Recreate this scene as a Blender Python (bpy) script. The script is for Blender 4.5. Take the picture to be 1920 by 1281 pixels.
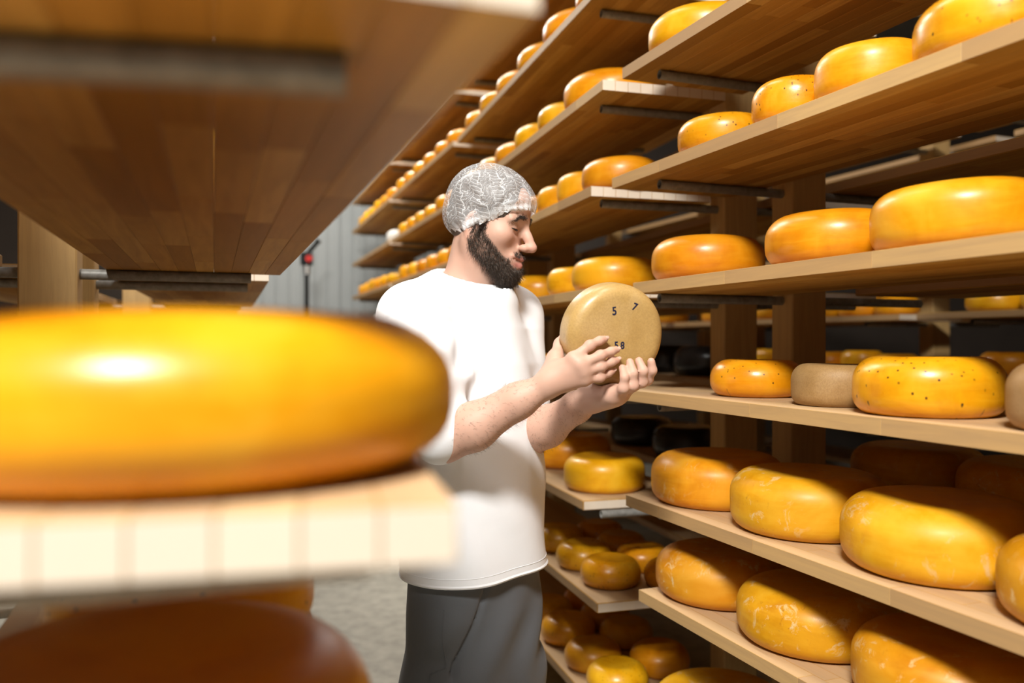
import bpy, bmesh, math, random
import numpy as np
from mathutils import Vector, Matrix

for _o in list(bpy.data.objects):
    bpy.data.objects.remove(_o)
scene = bpy.context.scene
C = scene.collection
random.seed(7)
rng = np.random.default_rng(7)

# ------------------------------------------------------------------ camera / light / exposure
H = 1.42                      # camera height
F = 1550.0                    # focal length for a 1920 wide frame
cam_d = bpy.data.cameras.new('camera')
cam = bpy.data.objects.new('camera', cam_d)
C.objects.link(cam)
cam.location = (0, 0, H)
cam.rotation_euler = (math.radians(90), 0, 0)
cam_d.sensor_width = 36.0
cam_d.lens = F / 1920.0 * 36.0
cam_d.clip_start = 0.02
cam_d.dof.use_dof = True
cam_d.dof.focus_distance = 1.74
cam_d.dof.aperture_fstop = 2.0
scene.camera = cam

world = bpy.data.worlds.new('world')
scene.world = world
world.use_nodes = True
world.node_tree.nodes['Background'].inputs[0].default_value = (0.9, 0.95, 1.0, 1)
world.node_tree.nodes['Background'].inputs[1].default_value = 0.004

def area(name, loc, sx, sy, power, col=(1.0, 0.97, 0.92), rz=0.0, rx=0.0):
    l = bpy.data.lights.new(name, 'AREA')
    l.shape = 'RECTANGLE'; l.size = sx; l.size_y = sy; l.energy = power; l.color = col
    o = bpy.data.objects.new(name, l); C.objects.link(o)
    o.location = loc; o.rotation_euler = (rx, 0, rz)
    return o

CEIL = 4.30
# ceiling lamps: one over the cross aisle behind the camera, the rest in a row above the aisle
area('ceiling_lamp_light', (-0.55, -1.50, CEIL - 0.12), 0.8, 0.7, 300, (1.0, 0.97, 0.92), rx=math.radians(30))
area('ceiling_lamp_light', (0.48, 0.75, CEIL - 0.06), 0.45, 1.2, 26, rz=0.35)
area('ceiling_lamp_light', (-0.33, 2.70, CEIL - 0.06), 0.45, 1.2, 12, rz=0.33)
area('ceiling_lamp_light', (-1.15, 4.60, CEIL - 0.06), 0.45, 1.2, 46, rz=0.33)
area('ceiling_lamp_light', (-1.75, 6.60, CEIL - 0.06), 0.45, 1.2, 85, rz=0.33)

vs = scene.view_settings
vs.view_transform = 'Standard'
vs.look = 'None'
vs.exposure = 0.45
vs.gamma = 1.0
vs.use_curve_mapping = False

# ------------------------------------------------------------------ helpers
def P(u, v, d):
    """world point seen at pixel u, v of the 1920x1281 frame at distance d along the view axis"""
    return np.array([(u - 960.0) / F * d, d, H - (v - 640.5) / F * d])

def link(name, me, mat=None, parent=None, loc=(0, 0, 0), rot=(0, 0, 0)):
    o = bpy.data.objects.new(name, me)
    C.objects.link(o)
    o.location = loc; o.rotation_euler = rot
    if parent is not None: o.parent = parent
    if mat is not None and me is not None and not me.materials: me.materials.append(mat)
    return o

def empty(name, loc=(0, 0, 0), rz=0.0):
    o = bpy.data.objects.new(name, None); C.objects.link(o)
    o.empty_display_size = 0.05
    o.location = loc; o.rotation_euler = (0, 0, rz)
    return o

def tag(o, label, cat, group=None):
    o['label'] = label; o['category'] = cat
    if group: o['group'] = group
    return o

def struct(o, label=None):
    o['kind'] = 'structure'
    if label: o['label'] = label
    return o

def box_mesh(name, x0, x1, y0, y1, z0, z1, bevel=0.0, seg=1):
    bm = bmesh.new()
    bmesh.ops.create_cube(bm, size=1.0)
    for v in bm.verts:
        v.co = Vector((x0 + (v.co.x + .5) * (x1 - x0), y0 + (v.co.y + .5) * (y1 - y0), z0 + (v.co.z + .5) * (z1 - z0)))
    if bevel > 0:
        bmesh.ops.bevel(bm, geom=list(bm.edges), offset=bevel, segments=seg, affect='EDGES', profile=0.6)
    me = bpy.data.meshes.new(name)
    bm.to_mesh(me); bm.free()
    return me

def smooth(me, angle=None):
    me.polygons.foreach_set('use_smooth', [True] * len(me.polygons))
    if angle is not None:
        try: me.set_sharp_from_angle(angle=angle)
        except Exception: pass
    return me

def np_mesh(name, verts, faces):
    me = bpy.data.meshes.new(name)
    me.from_pydata([tuple(v) for v in verts], [], [tuple(int(i) for i in f) for f in faces])
    me.update()
    return me

def tube_mesh(name, pts, radii, seg=10, cap=True):
    pts = [np.array(p, float) for p in pts]
    if not hasattr(radii, '__len__'): radii = [radii] * len(pts)
    vs_, fs = [], []
    prev = None
    for i, p in enumerate(pts):
        t = pts[min(i + 1, len(pts) - 1)] - pts[max(i - 1, 0)]
        t = t / (np.linalg.norm(t) + 1e-12)
        if prev is None:
            a = np.array([0, 0, 1.0]) if abs(t[2]) < 0.9 else np.array([1.0, 0, 0])
            n = np.cross(t, a)
        else:
            n = prev - t * np.dot(prev, t)
        n = n / np.linalg.norm(n); prev = n
        b = np.cross(t, n)
        for k in range(seg):
            a_ = 2 * math.pi * k / seg
            vs_.append(p + radii[i] * (math.cos(a_) * n + math.sin(a_) * b))
    for i in range(len(pts) - 1):
        for k in range(seg):
            fs.append((i * seg + k, i * seg + (k + 1) % seg, (i + 1) * seg + (k + 1) % seg, (i + 1) * seg + k))
    me_f = list(fs)
    if cap:
        me_f.append(tuple(range(seg - 1, -1, -1)))
        me_f.append(tuple((len(pts) - 1) * seg + k for k in range(seg)))
    me = bpy.data.meshes.new(name)
    me.from_pydata([tuple(v) for v in vs_], [], me_f)
    me.update()
    smooth(me, math.radians(50))
    return me

# ------------------------------------------------------------------ materials
class NT:
    def __init__(self, name):
        self.m = bpy.data.materials.new(name); self.m.use_nodes = True
        self.t = self.m.node_tree; self.b = self.t.nodes['Principled BSDF']
        self.out = self.t.nodes['Material Output']
    def n(self, typ, **kw):
        x = self.t.nodes.new(typ)
        for k, v in kw.items():
            if k.startswith('i_'): x.inputs[k[2:].replace('_', ' ')].default_value = v
            else: setattr(x, k, v)
        return x
    def l(self, a, b): self.t.links.new(a, b)
    def coords(self, scale=(1, 1, 1), kind='Object', rnd=True):
        tc = self.n('ShaderNodeTexCoord'); mp = self.n('ShaderNodeMapping')
        mp.inputs['Scale'].default_value = scale
        self.l(tc.outputs[kind], mp.inputs['Vector'])
        if rnd:
            oi = self.n('ShaderNodeObjectInfo'); mu = self.n('ShaderNodeMath', operation='MULTIPLY'); mu.inputs[1].default_value = 37.0
            self.l(oi.outputs['Random'], mu.inputs[0]); self.l(mu.outputs[0], mp.inputs['Location'])
        return mp.outputs[0]
    def noise(self, vec, scale, detail=4, rough=0.55, dist=0.0):
        x = self.n('ShaderNodeTexNoise'); x.inputs['Scale'].default_value = scale
        x.inputs['Detail'].default_value = detail; x.inputs['Roughness'].default_value = rough; x.inputs['Distortion'].default_value = dist
        self.l(vec, x.inputs['Vector']); return x.outputs['Fac']
    def ramp(self, fac, stops, interp='LINEAR'):
        x = self.n('ShaderNodeValToRGB'); x.color_ramp.interpolation = interp
        e = x.color_ramp.elements
        while len(e) < len(stops): e.new(0.5)
        for i, (p, c) in enumerate(stops):
            e[i].position = p
            e[i].color = (c[0], c[1], c[2], 1) if hasattr(c, '__len__') else (c, c, c, 1)
        self.l(fac, x.inputs[0]); return x.outputs[0]
    def mix(self, fac, a, b, mode='MIX'):
        x = self.n('ShaderNodeMix', data_type='RGBA', blend_type=mode)
        for s, v in ((0, fac), (6, a), (7, b)):
            if hasattr(v, 'is_linked'): self.l(v, x.inputs[s])
            elif hasattr(v, '__len__'): x.inputs[s].default_value = (v[0], v[1], v[2], 1)
            else: x.inputs[s].default_value = v
        return x.outputs[2]
    def math(self, op, a, b=None):
        x = self.n('ShaderNodeMath', operation=op)
        for s, v in ((0, a), (1, b)):
            if v is None: continue
            if hasattr(v, 'is_linked'): self.l(v, x.inputs[s])
            else: x.inputs[s].default_value = v
        return x.outputs[0]
    def rand(self): return self.n('ShaderNodeObjectInfo').outputs['Random']
    def base(self, col): 
        if hasattr(col, 'is_linked'): self.l(col, self.b.inputs['Base Color'])
        else: self.b.inputs['Base Color'].default_value = (col[0], col[1], col[2], 1)
    def rough(self, r):
        if hasattr(r, 'is_linked'): self.l(r, self.b.inputs['Roughness'])
        else: self.b.inputs['Roughness'].default_value = r
    def bump(self, h, strength=0.2, dist=0.002):
        x = self.n('ShaderNodeBump'); x.inputs['Strength'].default_value = strength; x.inputs['Distance'].default_value = dist
        self.l(h, x.inputs['Height']); self.l(x.outputs[0], self.b.inputs['Normal'])
    def s(self, k, v): self.b.inputs[k].default_value = v

def mat_cheese(name, c_dark, c_mid, c_light, rough=0.3, speck=0.0, crust=0.0, coat=0.25, grain=0.0):
    m = NT(name)
    v = m.coords()
    n1 = m.noise(v, 9, 5, 0.6, 0.4)
    v2 = m.coords((1, 1, 7))
    n2 = m.noise(v2, 12, 4, 0.6, 0.6)
    col = m.ramp(n1, [(0.30, c_dark), (0.52, c_mid), (0.72, c_light)])
    col = m.mix(m.math('MULTIPLY', m.ramp(n2, [(0.45, 0.0), (0.75, 1.0)]), 0.45), col, c_light)
    # each wheel a little different
    r = m.rand()
    hs = m.n('ShaderNodeHueSaturation')
    m.l(m.math('ADD', m.math('MULTIPLY', r, 0.022), 0.489), hs.inputs['Hue'])
    m.l(m.math('ADD', m.math('MULTIPLY', m.math('FRACT', m.math('MULTIPLY', r, 7.31)), 0.22), 0.88), hs.inputs['Value'])
    m.l(col, hs.inputs['Color']); col = hs.outputs[0]
    if grain > 0:
        n3 = m.noise(v, 260, 3, 0.7)
        col = m.mix(m.math('MULTIPLY', m.ramp(n3, [(0.35, 1.0), (0.6, 0.0)]), grain), col, [x * 0.55 for x in c_dark])
    if crust > 0:
        n4 = m.noise(v, 30, 6, 0.7, 0.8)
        n5 = m.noise(v, 5, 2, 0.5)
        k = m.math('MULTIPLY', m.ramp(n4, [(0.56, 0.0), (0.66, 1.0)]), m.ramp(n5, [(0.40, 0.0), (0.56, 1.0)]))
        col = m.mix(m.math('MULTIPLY', k, crust), col, (0.72, 0.50, 0.22))
        n6 = m.noise(v, 60, 4, 0.7, 0.5)
        k2 = m.math('MULTIPLY', m.ramp(n6, [(0.60, 0.0), (0.68, 1.0)]), m.ramp(n5, [(0.50, 0.0), (0.68, 1.0)]))
        col = m.mix(m.math('MULTIPLY', k2, crust * 0.8), col, (0.40, 0.15, 0.01))
    if speck > 0:
        tc = m.n('ShaderNodeTexCoord'); sx = m.n('ShaderNodeSeparateXYZ'); m.l(tc.outputs['Object'], sx.inputs[0])
        ang = m.math('MULTIPLY', m.math('ARCTAN2', sx.outputs[1], sx.outputs[0]), 0.15)
        rad = m.math('SQRT', m.math('ADD', m.math('MULTIPLY', sx.outputs[0], sx.outputs[0]), m.math('MULTIPLY', sx.outputs[1], sx.outputs[1])))
        cb = m.n('ShaderNodeCombineXYZ'); m.l(m.math('ADD', ang, m.math('MULTIPLY', m.rand(), 9.0)), cb.inputs[0]); m.l(m.math('SUBTRACT', sx.outputs[2], rad), cb.inputs[1])
        vo = m.n('ShaderNodeTexVoronoi', feature='F1', voronoi_dimensions='2D'); vo.inputs['Scale'].default_value = 42
        m.l(cb.outputs[0], vo.inputs['Vector'])
        sep = m.n('ShaderNodeSeparateColor'); m.l(vo.outputs['Color'], sep.inputs[0])
        dot = m.ramp(vo.outputs['Distance'], [(0.06, 1.0), (0.14, 0.0)])
        sel = m.math('LESS_THAN', sep.outputs[0], speck)
        cl = m.ramp(m.noise(v, 7, 2), [(0.36, 0.25), (0.55, 1.0)])
        col = m.mix(m.math('MULTIPLY', m.math('MULTIPLY', dot, sel), cl), col, (0.045, 0.020, 0.006))
    m.base(col)
    m.rough(m.ramp(n1, [(0.3, rough - 0.06), (0.7, rough + 0.12)]))
    m.s('Coat Weight', coat); m.s('Coat Roughness', 0.26)
    m.s('Specular IOR Level', 0.35)
    m.bump(m.mix(0.5, n2, m.noise(v, 55, 4, 0.6)), 0.25, 0.0018)
    return m.m

YD, YM, YL = (0.60, 0.215, 0.002), (0.74, 0.315, 0.004), (0.80, 0.395, 0.018)
M_YEL = mat_cheese('cheese_yellow_wax', YD, YM, YL, 0.35, coat=0.22)
M_AGE = mat_cheese('cheese_yellow_dry_rind', (0.55, 0.200, 0.003), (0.69, 0.300, 0.006), (0.76, 0.390, 0.026), 0.42, crust=1.0, coat=0.05)
M_SPK = mat_cheese('cheese_speckled_rind', YD, YM, YL, 0.30, speck=0.42, coat=0.25)
M_TAN = mat_cheese('cheese_tan_rind', (0.33, 0.185, 0.065), (0.40, 0.235, 0.088), (0.47, 0.295, 0.13), 0.5, coat=0.0, grain=0.35)
M_HELD = mat_cheese('cheese_pale_tan_rind', (0.38, 0.225, 0.075), (0.45, 0.28, 0.10), (0.51, 0.335, 0.145), 0.34, coat=0.25, grain=0.22)
M_WHT = mat_cheese('cheese_white_rind', (0.74, 0.70, 0.62), (0.82, 0.79, 0.73), (0.86, 0.84, 0.80), 0.4, coat=0.1)
M_BLK = mat_cheese('cheese_black_wax', (0.010, 0.009, 0.008), (0.014, 0.012, 0.011), (0.02, 0.018, 0.016), 0.3, coat=0.3)

def mat_wood(name, cols, grain_axis=1, panel=False, rough=0.55):
    m = NT(name)
    sc = [26, 26, 26]; sc[grain_axis] = 1.6
    v = m.coords(tuple(sc))
    g = m.noise(v, 1.6, 6, 0.65, 1.2)
    f = m.noise(v, 7, 3, 0.6, 0.3)
    r = m.rand()
    if panel:
        bt = m.n('ShaderNodeTexBrick'); bt.offset = 0.37; bt.offset_frequency = 2; bt.squash = 1.0
        tc = m.n('ShaderNodeTexCoord'); mp = m.n('ShaderNodeMapping'); mp.inputs['Rotation'].default_value = (0, 0, math.radians(90))
        m.l(tc.outputs['Object'], mp.inputs['Vector']); m.l(mp.outputs[0], bt.inputs['Vector'])
        bt.inputs['Scale'].default_value = 1.0
        bt.inputs['Brick Width'].default_value = 0.46; bt.inputs['Row Height'].default_value = 0.04
        bt.inputs['Mortar Size'].default_value = 0.0006; bt.inputs['Mortar Smooth'].default_value = 0.3
        bt.inputs['Color1'].default_value = (0.1, 0.1, 0.1, 1); bt.inputs['Color2'].default_value = (0.95, 0.95, 0.95, 1); bt.inputs['Mortar'].default_value = (0, 0, 0, 1)
        sp = m.n('ShaderNodeSeparateColor'); m.l(bt.outputs['Color'], sp.inputs[0])
        r = sp.outputs[0]
    col = m.ramp(r, [(0.0, cols[0]), (0.5, cols[1]), (1.0, cols[2])])
    col = m.mix(m.ramp(g, [(0.35, 0.0), (0.7, 0.5)]), col, [c * 0.62 for c in cols[0]])
    col = m.mix(m.math('MULTIPLY', f, 0.18), col, cols[2])
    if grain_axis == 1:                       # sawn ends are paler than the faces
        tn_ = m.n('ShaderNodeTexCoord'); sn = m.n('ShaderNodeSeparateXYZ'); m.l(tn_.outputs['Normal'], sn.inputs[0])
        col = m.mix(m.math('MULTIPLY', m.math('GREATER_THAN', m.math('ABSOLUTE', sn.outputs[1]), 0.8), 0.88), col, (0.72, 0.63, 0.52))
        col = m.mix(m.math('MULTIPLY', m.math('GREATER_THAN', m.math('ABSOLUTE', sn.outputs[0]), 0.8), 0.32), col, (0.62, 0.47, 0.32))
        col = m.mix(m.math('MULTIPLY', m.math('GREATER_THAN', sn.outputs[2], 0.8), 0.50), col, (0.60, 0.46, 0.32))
    m.base(col); m.rough(rough)
    m.bump(g, 0.15, 0.001)
    m.s('Specular IOR Level', 0.3)
    return m.m

WD = [(0.31, 0.138, 0.014), (0.47, 0.238, 0.040), (0.60, 0.355, 0.090)]
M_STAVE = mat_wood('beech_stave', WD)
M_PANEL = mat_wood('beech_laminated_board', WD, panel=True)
M_POST = mat_wood('pine_post', [(0.50, 0.31, 0.12), (0.55, 0.35, 0.14), (0.60, 0.40, 0.17)], grain_axis=2, rough=0.6)

def mat_simple(name, col, rough=0.5, metal=0.0, var=0.12, scale=30, bump=0.1):
    m = NT(name); v = m.coords()
    n = m.noise(v, scale, 4, 0.6)
    m.base(m.mix(m.ramp(n, [(0.3, 0.0), (0.7, 1.0)]), [c * (1 - var) for c in col], [min(1, c * (1 + var)) for c in col]))
    m.rough(rough); m.s('Metallic', metal)
    if bump: m.bump(n, bump, 0.001)
    return m.m

M_PIPE = mat_simple('galvanised_pipe', (0.24, 0.235, 0.215), 0.5, 0.2, 0.25, 60)
M_WALL = mat_simple('grey_wall_panel', (0.27, 0.285, 0.28), 0.5, 0.0, 0.03, 3)
M_WDARK = mat_simple('shade_dark_wall', (0.05, 0.035, 0.025), 0.7, 0.0, 0.1, 3)  # shade of the unlit aisles put into the wall colour; also cuts bounce
M_CEIL = mat_simple('white_ceiling', (0.30, 0.30, 0.29), 0.6, 0.0, 0.02, 3)
M_FLOOR = mat_simple('concrete_floor', (0.36, 0.335, 0.275), 0.6, 0.0, 0.22, 14, 0.2)
M_BLACK = mat_simple('black_metal', (0.012, 0.014, 0.014), 0.35, 0.3, 0.2)
M_RED = mat_simple('red_plastic', (0.45, 0.02, 0.015), 0.4)
M_STEEL = mat_simple('chrome_collar', (0.6, 0.6, 0.58), 0.3, 0.9)
M_INK = mat_simple('dark_blue_ink', (0.012, 0.016, 0.05), 0.5)
M_INKPALE = mat_simple('worn_ink_halo', (0.50, 0.44, 0.33), 0.5)

# ------------------------------------------------------------------ room
TF = math.atan(0.342)
struct(link('floor', box_mesh('floor', -6, 7, -4, 11, -0.05, 0.0), M_FLOOR))
struct(link('ceiling', box_mesh('ceiling', -6, 7, -4, 11, CEIL, CEIL + 0.05), M_CEIL))
struct(link('wall_left', box_mesh('wall_left', -6.05, -6, -4, 11, 0, CEIL), M_WDARK))
struct(link('wall_right', box_mesh('wall_right', 7, 7.05, -4, 11, 0, CEIL), M_WDARK))
struct(link('wall_behind', box_mesh('wall_behind', -6, 7, -4.05, -4, 0, CEIL), M_WDARK))
# far wall: ribbed sheet panels, each panel a piece of the wall
wb = empty('wall_back', (-1.75, 8.45, 0), TF)
struct(wb)
struct(link('wall_rear', box_mesh('wall_rear', 0.6, 7, 9.6, 9.65, 0, CEIL), M_WDARK))  # dark sheet added where the background behind the racks lies in shade
def rib_panel(w, ribs, h):
    xs = []
    for i in range(ribs):
        a = i * w / ribs; p = w / ribs
        xs += [(a, 0.0), (a + p * .78, 0.0), (a + p * .82, -0.010), (a + p * .94, -0.010), (a + p * .98, 0.0)]
    xs.append((w - 0.004, 0.0))
    vs_ = [(x, y, 0) for x, y in xs] + [(x, y, h) for x, y in xs]
    n = len(xs)
    fs = [(i, i + 1, n + i + 1, n + i) for i in range(n - 1)]
    back = len(vs_)
    vs_ += [(0, .04, 0), (w - .004, .04, 0), (0, .04, h), (w - .004, .04, h)]
    fs += [(back, back + 2, back + 3, back + 1), (0, n, back + 2, back), (n - 1, back + 1, back + 3, 2 * n - 1)]
    me = bpy.data.meshes.new('wall_panel'); me.from_pydata(vs_, [], fs); me.update()
    return me
pm = rib_panel(1.0, 8, CEIL); pm.materials.append(M_WALL)
struct(link('shade_partition_left', box_mesh('shade_partition_left', -6, -2.75, 8.9, 8.95, 0, CEIL), M_WDARK))  # dark partition added in place of the shade beyond the left racks
for i in range(-1, 2):
    link('wall_panel', pm, None, wb, (i * 1.0, 0, 0))

# ------------------------------------------------------------------ racks
PT = 0.030   # plank thickness
RACKS = {}
def rack(key, A, tan, L, side, posts, label, pipe_levels, pipe_rot=None, post_x=(0.455, 0.575), xin=0.055):
    """front line starts at A (near end) and runs away from the camera; side +1 racks stand right of the aisle"""
    th = math.atan(tan)
    e = empty('shelving_rack', (A[0], A[1], 0), th)
    tag(e, label, 'rack')
    top = max(pipe_levels) + 0.24 + H
    for y in posts:
        me = box_mesh('post', min(side * post_x[0], side * post_x[1]), max(side * post_x[0], side * post_x[1]), -0.045, 0.045, 0, top, 0.004)
        link('post', me, M_POST, e, (0, y, 0))
        for z in pipe_levels:
            x0, x1 = side * xin, side * (2 * post_x[0] + (post_x[1] - post_x[0]) - xin)
            r = 0.0125
            yo = 0.0
            if pipe_rot and (y, z) in pipe_rot: yo = pipe_rot[(y, z)]
            me = pipe_mesh(abs(x1 - x0))
            p = link('support_pipe', me, M_PIPE, e, (min(x0, x1), y, H + z - r))
            if yo: p.rotation_euler = (0, 0, yo); p.location[1] = y - abs(x1 - x0) * math.sin(yo)
    RACKS[key] = dict(A=np.array(A, float), th=th, L=L, side=side, e=e)
    return e

_pc = {}
def pipe_mesh(L):
    k = round(L, 3)
    if k in _pc: return _pc[k]
    ro, ri, sg = 0.0125, 0.0095, 14
    vs_, fs = [], []
    rings = [(0.03, ri), (0.0, ri), (0.0, ro), (L, ro), (L, ri), (L - 0.03, ri)]
    for x, r in rings:
        for i in range(sg):
            a = 2 * math.pi * i / sg
            vs_.append((x, r * math.cos(a), r * math.sin(a)))
    for j in range(len(rings) - 1):
        for i in range(sg):
            fs.append((j * sg + i, j * sg + (i + 1) % sg, (j + 1) * sg + (i + 1) % sg, (j + 1) * sg + i))
    fs.append(tuple(range(sg))); fs.append(tuple((len(rings) - 1) * sg + i for i in range(sg - 1, -1, -1)))
    me = bpy.data.meshes.new('support_pipe'); me.from_pydata(vs_, [], fs); me.update()
    smooth(me, math.radians(50)); me.materials.append(M_PIPE)
    _pc[k] = me
    return me

def loc2w(rk, x, y, z=0.0):
    r = RACKS[rk]; c, s = math.cos(r['th']), math.sin(r['th'])
    x = x * r['side']
    return np.array([r['A'][0] + c * x - s * y, r['A'][1] + s * x + c * y, H + z])

_sm = {}
def stave_mesh(w, l):
    k = (round(w, 3), round(l, 2))
    if k not in _sm:
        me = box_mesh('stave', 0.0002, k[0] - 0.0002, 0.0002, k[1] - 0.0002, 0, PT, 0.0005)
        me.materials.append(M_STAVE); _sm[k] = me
    return _sm[k]

def plank(rk, z, y0, y1, label, x0=0.0, x1=0.40, staves=False, tilt=0.0, pivot=None):
    r = RACKS[rk]; w = x1 - x0; L = y1 - y0
    xl = x0 if r['side'] > 0 else -x1
    c, s = math.cos(r['th']), math.sin(r['th'])
    loc = (r['A'][0] + c * xl - s * y0, r['A'][1] + s * xl + c * y0, H + z)
    if not staves:
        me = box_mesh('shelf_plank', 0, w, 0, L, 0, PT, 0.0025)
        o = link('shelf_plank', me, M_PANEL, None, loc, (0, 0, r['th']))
    else:
        o = empty('shelf_plank', loc, r['th'])
        n = 10; sw = w / n
        R = random.Random(sum(ord(c_) for c_ in rk) * 7919 + round(z * 1000) * 31 + round(x0 * 1000))
        for i in range(n):
            y = 0.0
            first = True
            while y < L - 0.001:
                l = round(R.uniform(0.16, 0.5) if first else R.uniform(0.34, 0.62), 2)
                first = False
                if L - y - l < 0.14: l = L - y
                link('stave', stave_mesh(sw, l), None, o, (i * sw, y, 0))
                y += l
    tag(o, label, 'shelf plank')
    if tilt:                                  # planks lie loose on the pipes: turn about a corner
        pv = loc2w(rk, *pivot)
        o.rotation_euler[2] += tilt
        cx, cy = loc[0] - pv[0], loc[1] - pv[1]
        o.location = (pv[0] + cx * math.cos(tilt) - cy * math.sin(tilt), pv[1] + cx * math.sin(tilt) + cy * math.cos(tilt), loc[2])
    return o

ORD = ['first', 'second', 'third', 'fourth', 'fifth', 'sixth', 'seventh', 'eighth', 'ninth', 'tenth', 'eleventh', 'twelfth']

N_Z = dict(a=0.725, b=0.432, c=0.128, d=-0.162, e=-0.450, f=-0.690, g=-1.060)
M_Z = {'00': 1.31, '0': 1.022, 'a': 0.728, 'b': 0.436, 'c': 0.130, 'd': -0.168, 'e': -0.520, 'f': -0.800, 'g': -1.110}
F_Z = {'00': 1.31, '0': 1.03, 'a': 0.715, 'b': 0.40, 'c': 0.10, 'd': -0.19, 'e': -0.50, 'f': -0.80, 'g': -1.1}
LP_Z = [0.46, 0.75]
L_Z = dict(a=0.170, b=-0.115, c=-0.412, d=-0.72)

thN = math.atan(0.386)
dN = np.array([-math.sin(thN), math.cos(thN)])
farN = np.array([1.186 - 0.386 * 2.34, 2.34])
A_N = farN - 1.97 * dN
rack('N', A_N, 0.386, 1.97, 1, (0.28, 1.97 - 0.165), 'near right rack with pine posts and grey pipes under the planks', list(N_Z.values()) + [1.02])
thM = math.atan(0.29); dM = np.array([-math.sin(thM), math.cos(thM)])
A_M = np.array([0.955 - 0.29 * 2.39, 2.39])
rack('M', A_M, 0.29, 1.97, 1, (0.145, 1.80), 'pine post rack with grey pipes right behind the held cheese', list(M_Z.values()))
A_F1 = np.array([1.1776 - 0.342 * 4.36, 4.36])
rack('F1', A_F1, 0.342, 1.76, 1, (0.14, 1.62), 'far right rack showing left of the hair net', list(F_Z.values()))
A_F2 = np.array([1.1776 - 0.342 * 6.10, 6.10])
rack('F2', A_F2, 0.342, 1.95, 1, (0.14, 1.80), 'farthest right rack standing by the grey wall', list(F_Z.values()))
thL = math.atan(0.36)
A_L = np.array([0.025, 0.40])
rack('L', A_L, 0.36, 1.83, -1, (0.125, 1.795), 'left foreground rack with blurred pipe under its plank', list(L_Z.values()) + LP_Z, pipe_rot={(0.125, 0.17): -0.17}, xin=0.073)
A_L2 = np.array([-0.685, 2.33])
rack('L2', A_L2, 0.34, 1.95, -1, (0.12, 1.80), 'left rack beyond the blurred foreground plank', list(L_Z.values()))
pN = np.array([math.cos(thN), math.sin(thN)])
base2 = np.array([0.337, 2.2]) + 2.0 * pN
rack('R1', base2 - 1.0 * dN, 0.386, 1.95, 1, (0.15, 1.70), 'dim rack in the back, right of the pine posts', [1.0, 0.72, 0.43, 0.10, -0.18, -0.45, -0.75])
rack('R3', base2 + 3.1 * dN, 0.386, 1.95, 1, (0.26, 1.75), 'dim farthest rack behind the middle right rack', [1.0, 0.72, 0.43, 0.10, -0.18, -0.45, -0.75])
rack('R2', base2 + 1.05 * dN, 0.386, 1.95, 1, (0.26, 1.75), 'dim distant rack seen just right of the pine posts', [1.0, 0.72, 0.43, 0.10, -0.18, -0.45, -0.75])

NAMEN = 'near right rack'; NAMEM = 'middle right rack'; NAMEF1 = 'far right rack'; NAMEF2 = 'farthest right rack'
# planks, near right rack
n_far = dict(a=1.905, b=1.97, c=1.85, d=1.93, e=1.885, f=1.82, g=1.86)
plank('N', 1.02, 0.0, 1.93, f'plank above the top cheeses of {NAMEN}')
for i, k in enumerate('abcdefg'):
    plank('N', N_Z[k], 0.0, n_far[k], f'{ORD[i]} plank from top on the aisle side of {NAMEN}', staves=True)
    if k in 'abcdef':
        plank('N', N_Z[k], 0.0, n_far[k] - 0.14, f'{ORD[i]} plank from top on the back side of {NAMEN}', 0.63, 1.03)
m_near = {'00': 0, '0': 0.0, 'a': 0.0, 'b': 0.09, 'c': 0.02, 'd': 0.0, 'e': 0.155, 'f': 0.04, 'g': 0.05}
for i, k in enumerate(['00', '0', 'a', 'b', 'c', 'd', 'e', 'f', 'g']):
    plank('M', M_Z[k], m_near[k], 1.95, f'{ORD[i]} plank from top on the aisle side of {NAMEM}', staves=k in ('a', 'b', 'c'))
    plank('M', M_Z[k], 0.10, 1.95, f'{ORD[i]} plank from top on the back side of {NAMEM}', 0.63, 1.03)
for i, k in enumerate(['00', '0', 'a', 'b', 'c', 'd', 'e', 'f']):
    plank('F1', F_Z[k], 0, 1.74, f'{ORD[i]} plank from top on {NAMEF1}')
    plank('F2', F_Z[k], 0, 1.93, f'{ORD[i]} plank from top on {NAMEF2}')
plank('L', L_Z['a'], 0.03, 1.83, 'long brown plank overhead on the left, seen from below', staves=True)
plank('L', L_Z['b'], 0.045, 1.83, 'blurred pale plank under the big foreground cheese', 0.040, 0.440, staves=True, tilt=-0.120, pivot=(0.04, 0.045))
plank('L', L_Z['c'], 0.0, 1.83, 'plank low in the left foreground under shaded cheeses', 0.03, 0.43)
plank('L', 0.46, 0.0, 1.83, 'upper back plank above the overhead one, left foreground rack', 0.60, 1.0)
plank('L', 0.75, 0.0, 1.83, 'highest back plank of the left foreground rack', 0.60, 1.0)
plank('L2', L_Z['a'], 0.0, 1.93, 'back plank overhead on the second left rack', 0.62, 1.02)
plank('L2', L_Z['b'], 0.0, 1.93, 'back plank at cheese height on the second left rack', 0.62, 1.02)
plank('L', L_Z['a'], 0.0, 1.83, 'back plank overhead on the left rack behind its post', 0.62, 1.02)
plank('L', L_Z['b'], 0.0, 1.83, 'back plank level with the foreground cheese, left rack', 0.62, 1.02)
plank('L', L_Z['c'], 0.0, 1.83, 'back plank low on the left foreground rack', 0.62, 1.02)
plank('L2', L_Z['a'], 0.0, 1.93, 'short visible plank end by the grey wall, left', staves=True)
for k, nm in (('b', 'middle'), ('c', 'lower')):
    plank('L2', L_Z[k], 0.0, 1.93, f'{nm} plank of the second left rack')
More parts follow.
